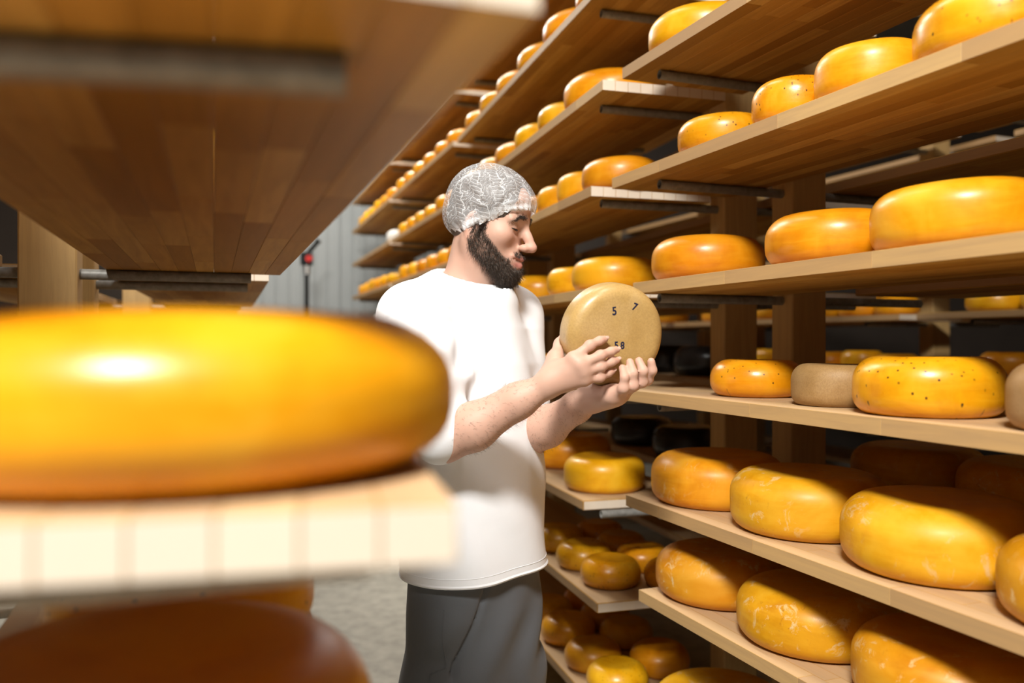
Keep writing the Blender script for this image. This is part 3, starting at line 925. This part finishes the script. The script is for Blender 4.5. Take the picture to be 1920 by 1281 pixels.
hands.append(ell(lerp(wrL, (LF['middle'][0] + LF['ring'][0]) / 2, .6), (.036, .034, .016), None, .02))
thL_ = [P(1118, 742, 1.750), P(1140, 738, 1.775), P(1165, 725, 1.775), P(1180, 700, 1.765)]
hands += chain(thL_, (.019, .015, .0118, .0098), .012)

def carve(p, d):
    e = -held_sdf(p, 0.0004)
    return np.maximum(d, e)
body_f = SDF(torso_core + neckp + head + arms + hands + legs_core, carve)
V, Q = surface(body_f, (-.40, 1.52, 0.02), (.30, 2.16, H + .44), 0.0032)
V = relax(V, Q, 1, 0.4)
hl_ = (V - HO) @ HR                     # head-local coordinates of every vertex
body_me = quad_mesh('person_body', V, Q)

def sstep(a, b, x):
    t = np.clip((x - a) / (b - a), 0, 1); return t * t * (3 - 2 * t)
def skin_colors(V, L):
    col = np.tile(np.array([0.60, 0.375, 0.285]), (len(V), 1))
    def blend(w, c): col[:] = col + w[:, None] * (np.array(c) - col)
    inh = (L[:, 2] > -.13) & (np.abs(L[:, 1]) < .1) & (np.abs(L[:, 0]) < .14)
    g = lambda c, s: np.exp(-(((L - np.array(c)) / np.array(s)) ** 2).sum(1)) * inh
    blend(0.55 * g((.118, 0, -.042), (.018, .02, .02)), (.60, .27, .20))
    for s in (-1, 1):
        blend(0.45 * g((.075, s * .042, -.035), (.03, .022, .022)), (.60, .29, .215))
        blend(0.5 * g((-.006, s * .08, -.02), (.02, .02, .03)), (.56, .26, .20))
    lip = np.maximum(g((.098, 0, -.0705), (.02, .022, .006)), g((.096, 0, -.0855), (.02, .020, .0065)))
    blend(np.clip(lip * 1.5, 0, .9), (.56, .20, .18))
    mouth = g((.094, 0, -.0770), (.008, .018, .0022))
    blend(np.clip(mouth * 1.2, 0, 1), (.10, .02, .02))
    # stubble below the jaw and on the upper lip
    st_ = sstep(-.10, -.125, L[:, 2]) * sstep(-.05, .02, L[:, 0]) * (L[:, 2] > -.175) * (np.abs(L[:, 1]) < .07)
    blend(0.35 * st_, (.30, .22, .18))
    # knuckles and fingertips a little redder
    for d in (RF, LF):
        for pts in d.values():
            for q, s in ((1, .010), (3, .009)):
                blend(0.35 * np.exp(-(vlen(V - pts[q]) / s) ** 2), (.62, .29, .22))
    return col
def set_color(me, col):
    at = me.color_attributes.new('tone', 'FLOAT_COLOR', 'POINT')
    at.data.foreach_set('color', np.concatenate([col, np.ones((len(col), 1))], 1).astype(np.float32).ravel())

# beard mask in head space: 0..1
def beard_w(L):
    x, y, z = L[:, 0], np.abs(L[:, 1]), L[:, 2]
    jaw = sstep(-.006, .004, x) * (x < .12)
    top = -.020 - .9 * np.clip(x - .015, 0, .06) - .10 * np.clip(x - .075, 0, 1)   # upper edge falls from the sideburn to the cheek
    w = jaw * sstep(top + .004, top - .006, z) * sstep(-.150, -.132, z)
    side = sstep(-.004, .003, x) * sstep(.030, .022, x) * sstep(.052, .058, y) * sstep(.040, .030, z) * (z > -.08)
    w = np.maximum(w, side) * sstep(-.006, .004, z + .074 + .80 * x)
    # bare lips and the hollow around them; moustache kept
    lips = np.exp(-(((x - .098) / .030) ** 2 + (y / .033) ** 2 + ((z + .079) / .0160) ** 2) ** 2)
    w = w * (1 - np.clip(lips * 1.6, 0, 1))
    mus = (z > -.0685) & (z < -.0535) & (y < .026) & (x > .075) & (z < -.0555 - .25 * (y - .012))
    w = np.maximum(w, 0.75 * mus)
    nose = (x > .100) & (z > -.060)
    chk = (z > -.062) & (y < .050) & (x > .055) & ~mus
    w = np.where(nose | chk, 0, w)
    return w
inhead = (hl_[:, 2] < .05) & (hl_[:, 2] > -.16) & (np.abs(hl_[:, 1]) < .085) & (hl_[:, 0] > -.03) & (hl_[:, 0] < .13)
bw = np.where(inhead, beard_w(hl_), 0)
cols = skin_colors(V, hl_)
cols = cols + (0.5 * bw)[:, None] * (np.array([.055, .038, .028]) - cols)
set_color(body_me, cols)

def mat_skin():
    m = NT('skin')
    at = m.n('ShaderNodeAttribute', attribute_name='tone')
    v = m.coords(rnd=False)
    n = m.noise(v, 90, 4, 0.6); n2 = m.noise(v, 14, 3, 0.5)
    col = m.mix(m.ramp(n2, [(0.35, 0.0), (0.7, 0.30)]), at.outputs['Color'], (0.56, 0.30, 0.21))
    m.base(col); m.rough(0.52); m.s('Specular IOR Level', 0.3)
    m.s('Subsurface Weight', 0.12); m.s('Subsurface Scale', 0.006); m.b.inputs['Subsurface Radius'].default_value = (1.0, 0.35, 0.2)
    m.bump(n, 0.12, 0.0008)
    return m.m
M_SKIN = mat_skin()
def mat_hair(name, cols_):
    m = NT(name); v = m.coords(rnd=False)
    m.base(m.ramp(m.noise(v, 400, 2, .5), [(0.3, cols_[0]), (0.55, cols_[1]), (0.75, cols_[2])])); m.rough(0.45); m.s('Specular IOR Level', 0.5)
    return m.m
M_HAIR = mat_hair('dark_brown_hair', [(.035, .025, .019), (.085, .060, .045), (.19, .14, .10)])

person = empty('person', (hipR[0] / 2 + hipL[0] / 2, 1.885, 0))
tag(person, 'bearded man in white t-shirt, grey trousers and hair net holding a tan cheese', 'person')
PO = np.array(person.location)
def pchild(name, me, mat, parent=None):
    par = parent or person
    o = link(name, me, mat, par)
    if par is person: o.location = tuple(-PO)
    return o
bo = pchild('body', body_me, M_SKIN)

def strands(name, roots, dirs, length, width, mat, curl=0.3, parent=None):
    """short three-sided tapering hairs, two segments each"""
    n = len(roots); vs_, fs = [], []
    ax = rng.normal(size=(n, 3))
    s1 = np.cross(dirs, ax); s1 /= vlen(s1)[:, None]
    s2 = np.cross(dirs, s1)
    ln = length if hasattr(length, '__len__') else np.full(n, length)
    bend = rng.normal(size=(n, 3)) * curl
    mid = roots + dirs * (ln * .5)[:, None] + bend * (ln * .12)[:, None]
    tip = roots + dirs * ln[:, None] + bend * (ln * .5)[:, None] + np.array([0, 0, -1.0]) * (ln * .25)[:, None]
    base = []
    for c, w in ((roots, width), (mid, width * .8)):
        for k in range(3):
            a = 2.094 * k
            base.append(c + (math.cos(a) * s1 + math.sin(a) * s2) * w)
    allv = np.concatenate(base + [tip])
    ids = np.arange(n)
    F4 = [np.stack([k * n + ids, ((k + 1) % 3) * n + ids, (3 + (k + 1) % 3) * n + ids, (3 + k) * n + ids], 1) for k in range(3)]
    F3 = [np.stack([(3 + k) * n + ids, (3 + (k + 1) % 3) * n + ids, 6 * n + ids], 1) for k in range(3)]
    faces = [tuple(r) for r in np.concatenate(F4).tolist()] + [tuple(r) for r in np.concatenate(F3).tolist()]
    me = bpy.data.meshes.new(name); me.from_pydata(allv.tolist(), [], faces); me.update(); smooth(me)
    return pchild(name, me, mat, parent)

def sample(weight, count):
    p = weight / weight.sum()
    idx = rng.choice(len(weight), count, p=p)
    pts = V[idx] + rng.normal(size=(count, 3)) * 0.0011
    return idx, pts
Nrm = np.zeros((len(V), 3), np.float32)
body_me.vertices.foreach_get('normal', Nrm.ravel()) if False else None
_buf = np.zeros(len(V) * 3, np.float32); body_me.vertices.foreach_get('normal', _buf); Nrm = _buf.reshape(-1, 3).astype(float)

def comb(idx, k_n, vecs):
    d = Nrm[idx] * k_n + vecs
    d = d + rng.normal(size=d.shape) * 0.28
    return d / vlen(d)[:, None]
idx, pts = sample(bw, 9000)
Lx = hl_[idx]
ln = 0.006 + 0.009 * sstep(-.06, -.11, Lx[:, 2]) + 0.002 * rng.random(len(idx))
mus_ = (Lx[:, 2] > -.07) & (Lx[:, 0] > .07)
ln = np.where(mus_, .0055, ln)
flow = np.tile(-hu * 0.9 + hf * 0.25, (len(idx), 1))
strands('beard', pts, comb(idx, 0.75, flow), ln, 0.00042, M_HAIR, 0.5, bo)
# eyebrows
for s in (-1, 1):
    w_ = np.exp(-(((hl_[:, 1] - s * .032) / .017) ** 2) ** 2) * np.exp(-((hl_[:, 2] - (.0185 - .9 * np.clip(np.abs(hl_[:, 1]) - .034, 0, 1))) / .0030) ** 2) * (hl_[:, 0] > .05)
    idx, pts = sample(np.where(inhead, w_, 0), 420)
    strands('eyebrow', pts, comb(idx, 0.35, np.tile(hl * s * .9 - hf * .2 + hu * .15, (len(idx), 1))), 0.0065, 0.0004, M_HAIR, 0.3, bo)
# forearm hair
for a_, b_ in ((elR, wrR), (elL, wrL)):
    t = (V - a_) @ (b_ - a_) / np.dot(b_ - a_, b_ - a_)
    dist = vlen(V - a_ - t[:, None] * (b_ - a_))
    w_ = ((t > .05) & (t < .97) & (dist < .06)).astype(float)
    idx, pts = sample(w_, 900)
    ax_ = (b_ - a_) / np.linalg.norm(b_ - a_)
    strands('arm_hair', pts, comb(idx, 0.45, np.tile(ax_ * .8 + np.array([0, 0, -.3]), (len(idx), 1))), 0.008, 0.00016, M_HAIR, 0.6, bo)

# eyes: dark lash line and a sliver of the eye under each lowered lid
M_LASH = mat_simple('dark_lash', (0.015, 0.010, 0.008), 0.5)
M_EYE = mat_simple('eye_dark', (0.06, 0.035, 0.025), 0.15)
M_TOOTH = mat_simple('tooth_enamel', (0.75, 0.70, 0.60), 0.25)
M_NAIL = mat_simple('fingernail', (0.62, 0.40, 0.31), 0.25)
for s in (-1, 1):
    lp = []
    for t in np.linspace(-1, 1, 11):
        yy = s * .032 + t * .0145
        zz = -.0125 + .0018 * t * t + .0012
        xx = .0735 + .0139 * math.sqrt(max(0, 1 - (t * .0145 / .0154) ** 2 - ((zz + .007) / .0129) ** 2))
        lp.append(hw(xx, yy, zz))
    pchild('lashes', tube_mesh('lashes', lp, [.0005] + [.0015] * 9 + [.0005], 6), M_LASH, bo)
    lp2 = [q - hu * .0018 - hf * .0004 for q in lp[2:-2]]
    pchild('eye', tube_mesh('eye', lp2, [.0005, .001, .0012, .0012, .0012, .001, .0005], 6), M_EYE, bo)
tv = [hw(.0935 - 0.35 * abs(t) * abs(t) * .02 - abs(t) * .004, t * .018, -.0757) for t in np.linspace(-1, 1, 9)]
pchild('teeth', tube_mesh('teeth', tv, .0022, 6), M_TOOTH, bo)

# hair under the net
def hairline(p):
    L = (p - HO) @ HR
    x, y, z = L[:, 0], L[:, 1], L[:, 2]
    front = x - (.066 + .10 * np.clip(z - .06, -1, .03) - .5 * np.clip(np.abs(np.abs(y) - .045), 0, .02) + .012)
    low = (-.045 + .35 * np.clip(x + .02, -.06, 1)) - z
    return np.maximum(front, low)
hp = SDF([hell((-.003, 0, .032), (.0925, .0785, .0805), .02), hell((.032, 0, .040), (.061, .066, .060), .02), hell((-.032, 0, -.012), (.059, .068, .052), .02)], lambda p, d: np.maximum(d, hairline(p)))
hv, hq = surface(hp, HO - .13, HO + .14, 0.004)
pchild('hair', quad_mesh('hair', relax(hv, hq, 2), hq), M_HAIR)

# hair net: gathered shell blown up a little off the skull, with a ruffled elastic edge
net_core = SDF([hell((-.002, 0, .033), (.097, .083, .085), .03), hell((.038, 0, .038), (.066, .068, .062), .03), hell((-.012, 0, .046), (.082, .079, .074), .03),
                hell((-.030, 0, -.005), (.069, .077, .056), .03), hell((-.004, -.074, -.016), (.023, .014, .032), .02), hell((-.004, .074, -.016), (.023, .014, .032), .02)])
nA = np.array([-.46, 0, .888]); nA /= np.linalg.norm(nA)
nB = np.array([nA[2], 0, -nA[0]]); nC = np.array([0, 1.0, 0])
nc0 = np.array([-.006, 0, .030])
NT_, NP_ = 44, 180
gpt = np.array([.042, -.078, .018])
ph_ = np.linspace(0, 2 * math.pi, NP_, endpoint=False)
th_all = np.linspace(0.0, math.radians(140), 90)
Rad = np.zeros((len(th_all), NP_)); Dir = np.zeros((len(th_all), NP_, 3))
for j, t in enumerate(th_all):
    Dir[j] = math.cos(t) * nA + math.sin(t) * (np.cos(ph_)[:, None] * nB + np.sin(ph_)[:, None] * nC)
D2 = Dir.reshape(-1, 3)
lo_, hi_ = np.zeros(len(D2)), np.full(len(D2), .2)
for _ in range(22):
    mid = (lo_ + hi_) / 2
    inside = net_core(HO + (nc0 + D2 * mid[:, None]) @ HR.T) < 0
    lo_ = np.where(inside, mid, lo_); hi_ = np.where(inside, hi_, mid)
Rad = ((lo_ + hi_) / 2).reshape(len(th_all), NP_)
PtsL = nc0 + Dir * Rad[..., None]
edge_z = lambda x: np.interp(x, [-.12, -.06, -.01, .04, .07, .11], [-.062, -.060, -.036, -.004, .022, .040])
below = PtsL[..., 2] < edge_z(PtsL[..., 0])
kmax = np.argmax(below, 0)
nvs, nfs = [], []
for j in range(NT_ + 1):
    f_ = j / NT_
    for i in range(NP_):
        tt = f_ * (th_all[kmax[i]] + 0.004 * math.sin(9 * ph_[i]) + 0.006 * math.sin(31 * ph_[i]) * (f_ > .98))
        q = np.array([np.interp(tt, th_all, PtsL[:, i, a]) for a in range(3)])
        dirv = q - nc0; dirv /= np.linalg.norm(dirv)
        dg = np.linalg.norm(q - gpt)
        ang = math.atan2(q[2] - gpt[2], q[0] - gpt[0])
        pl = 0.0022 * math.sin(17 * ang + 2.5 * math.sin(3 * ang)) * math.exp(-((dg - .05) / .06) ** 2) * (1 if q[1] < 0 else 0.4)
        pl += 0.0016 * math.sin(14 * ph_[i] + 5 * f_) * f_
        pl += 0.0012 * math.sin(47 * ph_[i] + 3 * math.sin(4 * ph_[i])) * f_ ** 4
        pl -= 0.006 * f_ ** 12
        if j == NT_: pl += 0.0008 * math.sin(61 * ph_[i])
        nvs.append(HO + HR @ (q + dirv * pl))
for j in range(NT_):
    for i in range(NP_):
        i2 = (i + 1) % NP_
        nfs.append((j * NP_ + i, j * NP_ + i2, (j + 1) * NP_ + i2, (j + 1) * NP_ + i) if j else (j * NP_ + i, (j + 1) * NP_ + i2, (j + 1) * NP_ + i))
net_me = bpy.data.meshes.new('hair_net'); net_me.from_pydata([tuple(v) for v in nvs], [], nfs); net_me.update(); smooth(net_me)
at = net_me.color_attributes.new('edge', 'FLOAT_COLOR', 'POINT')
uvd = []
for j in range(NT_ + 1):
    for i in range(NP_):
        uvd += [j / NT_, ph_[i] / (2 * math.pi), 0, 1]
at.data.foreach_set('color', np.array(uvd, np.float32))
def mat_net():
    m = NT('hair_net_fabric')
    v = m.coords(rnd=False)
    at_ = m.n('ShaderNodeAttribute', attribute_name='edge')
    sp_ = m.n('ShaderNodeSeparateColor'); m.l(at_.outputs['Color'], sp_.inputs[0])
    f_, a_ = sp_.outputs[0], sp_.outputs[1]
    n = m.noise(v, 45, 3, 0.55)
    # zig-zag crimp: folds across, broken into a herringbone by folds along
    zig = m.math('PINGPONG', m.math('ADD', m.math('MULTIPLY', a_, 24.0), m.math('MULTIPLY', n, 2.2)), 1.0)
    ln_ = m.math('FRACT', m.math('ADD', m.math('MULTIPLY', f_, 21.0), m.math('ADD', m.math('MULTIPLY', zig, 1.5), m.math('MULTIPLY', n, 2.2))))
    crest = m.ramp(ln_, [(0.0, 1.0), (0.10, 0.12), (0.88, 0.0), (1.0, 0.9)])
    seam = m.ramp(zig, [(0.0, 0.9), (0.10, 0.0), (0.92, 0.0), (1.0, 0.7)])
    fine = m.noise(v, 300, 3, 0.7)
    band = m.ramp(f_, [(0.86, 0.0), (0.96, 0.55)])
    al = m.math('ADD', m.math('MULTIPLY', m.math('MAXIMUM', crest, seam), 0.58), m.math('ADD', m.math('MULTIPLY', fine, 0.22), 0.07))
    al = m.math('ADD', al, band)
    x = m.n('ShaderNodeClamp'); m.l(al, x.inputs[0]); x.inputs[2].default_value = 0.97
    m.l(x.outputs[0], m.b.inputs['Alpha'])
    m.base((0.86, 0.88, 0.90)); m.rough(0.6); m.s('Transmission Weight', 0.0)
    m.bump(m.math('MAXIMUM', crest, seam), 0.5, 0.0015)
    return m.m
pchild('hair_net', net_me, mat_net())

# t-shirt
nkc = P(880, 531, 1.885)
rn = np.array([.33 * tn[0], .33 * tn[1], 1.0]); rn /= np.linalg.norm(rn)
def ring_d(p):
    q = p - nkc; z = q @ rn; rr = q - z[:, None] * rn
    u = rr @ tr3; w = rr @ np.cross(rn, tr3)
    r = np.sqrt((u / 1.04) ** 2 + (w / .98) ** 2)
    return r, z
slR = lerp(shR, elR, .93); slL = lerp(shL, elL, .80)
shirt = [
    loft([H - .58, H - .515, H - .35, H - .20, H - .05, H + .03, H + .07], [-.083, -.083, -.080, -.084, -.094, -.102, -.106], [1.882, 1.882, 1.886, 1.89, 1.896, 1.90, 1.90],
         [.190, .188, .178, .176, .178, .165, .13], [.137, .135, .123, .122, .120, .102, .075], tr, tn, .03),
    cone(nk + np.array([0, .005, .01]), shR + np.array([0, 0, .004]), .066, .066, .05), cone(nk + np.array([0, .005, .01]), shL + np.array([0, 0, .004]), .066, .066, .05),
    cone(shR, slR, .071, .066, .03), cone(shL, slL, .071, .064, .03),
    cone(nk + tn3 * .04 + np.array([0, 0, -.05]), nk + tn3 * .06 + np.array([0, 0, -.22]), .085, .085, .05),
]
def shirt_post(p, d):
    # folds: drag lines from the armpit and shoulder, soft vertical drape near the hem
    x, y, z = p[:, 0], p[:, 1], p[:, 2] - H
    u = (p[:, :2] - nk[:2]) @ tr; w = (p[:, :2] - nk[:2]) @ tn
    d = d + 0.00476 * np.sin(u * 34 + 3 * np.sin(z * 7)) * sstep(-.15, -.45, z)
    d = d + 0.00374 * np.sin((z * 1.0 + u * 1.6 + w * .5) * 52 + 2 * np.sin(u * 18)) * np.exp(-((u - .12) / .06) ** 2 - ((z + .06) / .09) ** 2)
    d = d + 0.00374 * np.sin((z * 1.0 - u * 1.4) * 46) * np.exp(-((u + .10) / .06) ** 2 - ((z + .10) / .11) ** 2)
    d = d + 0.0018 * np.sin((z - u * .5) * 40 + 1.3) * np.exp(-((z + .30) / .12) ** 2)
    # sleeve folds
    t = (p - shR) @ (slR - shR) / np.dot(slR - shR, slR - shR)
    ds = vlen(p - shR - np.clip(t, 0, 1)[:, None] * (slR - shR))
    d = d + 0.00374 * np.sin(t * 17 + x * 60) * np.exp(-((t - .6) / .45) ** 2) * (ds < .1)
    # shoulder seam groove
    d = d + 0.0016 * np.exp(-((t - .06 + .25 * (z - .05)) / .018) ** 2) * (ds < .09)
    # hem and neck opening
    d = np.maximum(d, -(z + .515 - .02 * (x + .085)))
    d = d - 0.0012 * np.exp(-((z + .530 - .10 * (x + .085)) / .0016) ** 2) * 0
    r, zz = ring_d(p)
    open_ = np.maximum(r - .0655, -(zz + .035))
    d = np.maximum(d, -open_)
    over = np.maximum(zz - .010, r - .13)
    d = np.maximum(d, np.where((r < .10), zz - .011, -1))
    col_ = np.sqrt((r - .0690) ** 2 + ((zz - .004) * .55) ** 2) - .0062
    d = np.minimum(d, col_)
    # sleeve mouth
    tt = (p - shR) @ (elR - shR) / np.linalg.norm(elR - shR)
    return d
sv, sq = surface(SDF(shirt, shirt_post), (-.40, 1.60, H - .60), (.18, 2.20, H + .20), 0.0042)
sv = relax(sv, sq, 1, 0.4)
def mat_cloth(name, col, scale=900, rough=0.8, sheen=0.2):
    m = NT(name); v = m.coords(rnd=False)
    n = m.noise(v, scale, 2, .5); n2 = m.noise(v, 12, 4, .6, .6)
    m.base(m.mix(m.math('MULTIPLY', n2, .25), col, [c * .88 for c in col])); m.rough(rough); m.s('Sheen Weight', sheen); m.s('Specular IOR Level', .25)
    m.bump(m.math('ADD', m.math('MULTIPLY', n, .15), n2), .28, .004)
    return m.m
M_SHIRT = mat_cloth('white_cotton', (.88, .90, .93))
M_TROU = mat_cloth('grey_twill', (.112, .120, .132), 700, .55, .1)
ts = pchild('t_shirt', quad_mesh('t_shirt', sv, sq), M_SHIRT)
# hem stitching
shf = SDF(shirt, shirt_post)
def hem_ring(zoff, grow, rad):
    ang = np.linspace(0, 2 * math.pi, 121)
    d_ = np.stack([tr[0] * np.cos(ang) + tn[0] * np.sin(ang), tr[1] * np.cos(ang) + tn[1] * np.sin(ang), 0 * ang], 1)
    c_ = np.array([-.083, 1.882, 0.0]); lo2, hi2 = np.zeros(len(ang)), np.full(len(ang), .3)
    def at(r):
        q = c_ + d_ * r[:, None]; q[:, 2] = H - .515 + .02 * (q[:, 0] + .085) + zoff
        return q
    for _ in range(18):
        md = (lo2 + hi2) / 2; ins = shf(at(md)) < 0
        lo2 = np.where(ins, md, lo2); hi2 = np.where(ins, hi2, md)
    return tube_mesh('hem', list(at(lo2 + grow)), rad, 6, False)
pchild('hem', hem_ring(.0045, -.002, .0042), M_SHIRT, ts)
pchild('hem_stitch', hem_ring(.022, .0002, .0007), M_SHIRT, ts)

# trousers
trou = [
    loft([H - .80, H - .70, H - .60, H - .48], [-.085, -.085, -.084, -.084], [1.885, 1.885, 1.883, 1.882], [.166, .172, .172, .165], [.112, .118, .118, .112], tr, tn, .05),
    cone(hipR + np.array([0, 0, .02]), knR, .100, .078, .05), cone(hipL + np.array([0, 0, .02]), knL, .100, .078, .05),
    cone(knR, anR + np.array([0, 0, .02]), .078, .062, .03), cone(knL, anL + np.array([0, 0, .02]), .078, .062, .03),
]
def trou_post(p, d):
    x, z = p[:, 0], p[:, 2] - H
    u = (p[:, :2] - np.array([-.085, 1.885])) @ tr; w = (p[:, :2] - np.array([-.085, 1.885])) @ tn
    d = d + .0065 * np.sin(u * 42 + z * 16 + 1.5 * np.sin(z * 9)) * np.exp(-((z + .66) / .10) ** 2) * sstep(-.02, .05, w)
    d = d + .0055 * np.sin(z * 30 + u * 30) * np.exp(-((u - .02) / .05) ** 2 - ((z + .80) / .10) ** 2)
    d = d + .0030 * np.sin(z * 24 - u * 22) * sstep(-.75, -.95, z)
    # slanted front pocket
    pk = (u - .115) * .94 + (z + .63) * .34
    d = d + .0075 * np.exp(-(pk / .0045) ** 2) * (w > -.02) * sstep(-.72, -.70, z) * (u > 0)
    return d
tv_, tq_ = surface(SDF(trou, trou_post), (-.36, 1.66, .05), (.18, 2.14, H - .46), 0.0050)
tro = pchild('trousers', quad_mesh('trousers', relax(tv_, tq_, 1, .4), tq_), M_TROU)
# side seam
tf = SDF(trou, trou_post)
sp0 = []
for z in np.linspace(-.56, -.95, 26):
    c0 = np.array([-.085, 1.885, H + z]) if z > -.70 else lerp(hipR, knR, (-.80 - z) / (-.80 + H - .50 + .0) if z < -.80 else 0.0)
    c0 = np.array([c0[0], c0[1], H + z]); dr = tr3 * .93 + tn3 * .36; dr /= np.linalg.norm(dr)
    lo_r, hi_r = 0.0, 0.3
    for _ in range(18):
        md = (lo_r + hi_r) / 2
        if tf((c0 + dr * md)[None])[0] < 0: lo_r = md
        else: hi_r = md
    sp0.append(c0 + dr * (lo_r + .0004))
pchild('side_seam', tube_mesh('side_seam', sp0, .0014, 6), M_TROU, tro)
# shoes
M_SHOE = mat_simple('dark_shoe', (.03, .03, .03), .5)
for an in (anR, anL):
    t0 = np.array([an[0], an[1], .045])
    f_ = SDF([cone(t0 - tn3 * .05, t0 + tn3 * .03 + np.array([0, 0, -.005]), .042, .044, .03), cone(t0 + tn3 * .03, t0 + tn3 * .16 + np.array([0, 0, -.012]), .042, .032, .03),
              cone(t0 - tn3 * .01, t0 + np.array([0, 0, .045]), .045, .045, .02)], lambda p, d: np.maximum(d, .002 - p[:, 2]))
    a_, b_ = surface(f_, t0 - .24, t0 + .24, .008)
    pchild('shoe', quad_mesh('shoe', relax(a_, b_, 1), b_), M_SHOE)

# fingernails of the right hand
for nme, pts in RF.items():
    d_ = pts[3] - pts[2]; d_ /= np.linalg.norm(d_)
    nrm_ = np.array([0.05, -1.0, 0.30]); nrm_ -= d_ * np.dot(nrm_, d_); nrm_ /= np.linalg.norm(nrm_)
    c_ = pts[3] + d_ * .003 + nrm_ * (RRAD[nme][3] - .0012)
    s_ = np.cross(d_, nrm_)
    f_ = SDF([ell(c_, (.0050, .0042, .0012), np.stack([d_, s_, nrm_], 1), .001)])
    a_, b_ = surface(f_, c_ - .012, c_ + .012, .0012)
    pchild('fingernail', quad_mesh('fingernail', a_, b_), M_NAIL, bo)

# the held wheel
hz = HCn; hx = np.cross(np.array([0, 0, 1.0]), hz); hx /= np.linalg.norm(hx); hy = np.cross(hz, hx)
HM = Matrix(((hx[0], hy[0], hz[0], HCc[0]), (hx[1], hy[1], hz[1], HCc[1]), (hx[2], hy[2], hz[2], HCc[2]), (0, 0, 0, 1)))
prof = [(0.0, HC_T / 2)]
e_ = .026
for rr_ in (.3, .55): prof.append((HC_R * rr_, HC_T / 2))
for i in range(9):
    a = math.pi / 2 * (1 - i / 8); prof.append((HC_R - e_ + e_ * math.cos(a), HC_T / 2 - e_ + e_ * math.sin(a)))
for i in range(9):
    a = -math.pi / 2 * i / 8; prof.append((HC_R - e_ + e_ * math.cos(a), -HC_T / 2 + e_ + e_ * math.sin(a)))
prof += [(HC_R * .4, -HC_T / 2), (0.0, -HC_T / 2)]
vs_, fs, rows = [], [], []
for r_, z_ in prof:
    if r_ == 0: rows.append([len(vs_)]); vs_.append((0, 0, z_)); continue
    rw = []
    for i in range(72):
        a = 2 * math.pi * i / 72
        rw.append(len(vs_)); vs_.append((r_ * math.cos(a), r_ * math.sin(a), z_))
    rows.append(rw)
for j in range(len(rows) - 1):
    A_, B_ = rows[j], rows[j + 1]
    for i in range(72):
        i2 = (i + 1) % 72
        if len(A_) == 1: fs.append((A_[0], B_[i], B_[i2]))
        elif len(B_) == 1: fs.append((A_[i2], A_[i], B_[0]))
        else: fs.append((A_[i2], A_[i], B_[i], B_[i2]))
hm = bpy.data.meshes.new('cheese_wheel'); hm.from_pydata(vs_, [], fs); hm.update(); smooth(hm)
held = empty('cheese_wheel'); held.matrix_world = HM
tag(held, 'pale tan cheese wheel with stamped numbers held in both hands', 'cheese')
link('wheel_body', hm, M_HELD, held)
def digit(ch, u, v, size, rot, mat):
    # where the pixel's ray meets the wheel's face
    d0 = P(u, v, 1.0) - np.array([0, 0, H]); o0 = np.array([0, 0, H])
    fc = HCc + HCn * HC_T / 2
    t = np.dot(fc - o0, HCn) / np.dot(d0, HCn); q = o0 + d0 * t - HCc
    cu = bpy.data.curves.new('stamped_digit', 'FONT'); cu.body = ch; cu.size = size; cu.align_x = 'CENTER'; cu.align_y = 'CENTER'; cu.extrude = 0.0002; cu.offset = 0.0005
    ob = bpy.data.objects.new('tmp', cu); C.objects.link(ob)
    dg = bpy.context.evaluated_depsgraph_get()
    me = bpy.data.meshes.new_from_object(ob.evaluated_get(dg)); bpy.data.objects.remove(ob)
    me.name = 'stamped_digit'; me.materials.clear(); me.materials.append(mat)
    o = link('stamped_digit', me, None, held, (float(np.dot(q, hx)), float(np.dot(q, hy)), HC_T / 2 + 0.0003), (0, 0, rot))
    o.scale = (0.9, 1.0, 1)
    return o
digit('5', 1152, 584, .023, .15, M_INK)
digit('7', 1190, 576, .021, -.35, M_INK)
digit('5', 1155.5, 648, .020, .1, M_INK)
digit('8', 1167, 648.5, .020, .05, M_INK)
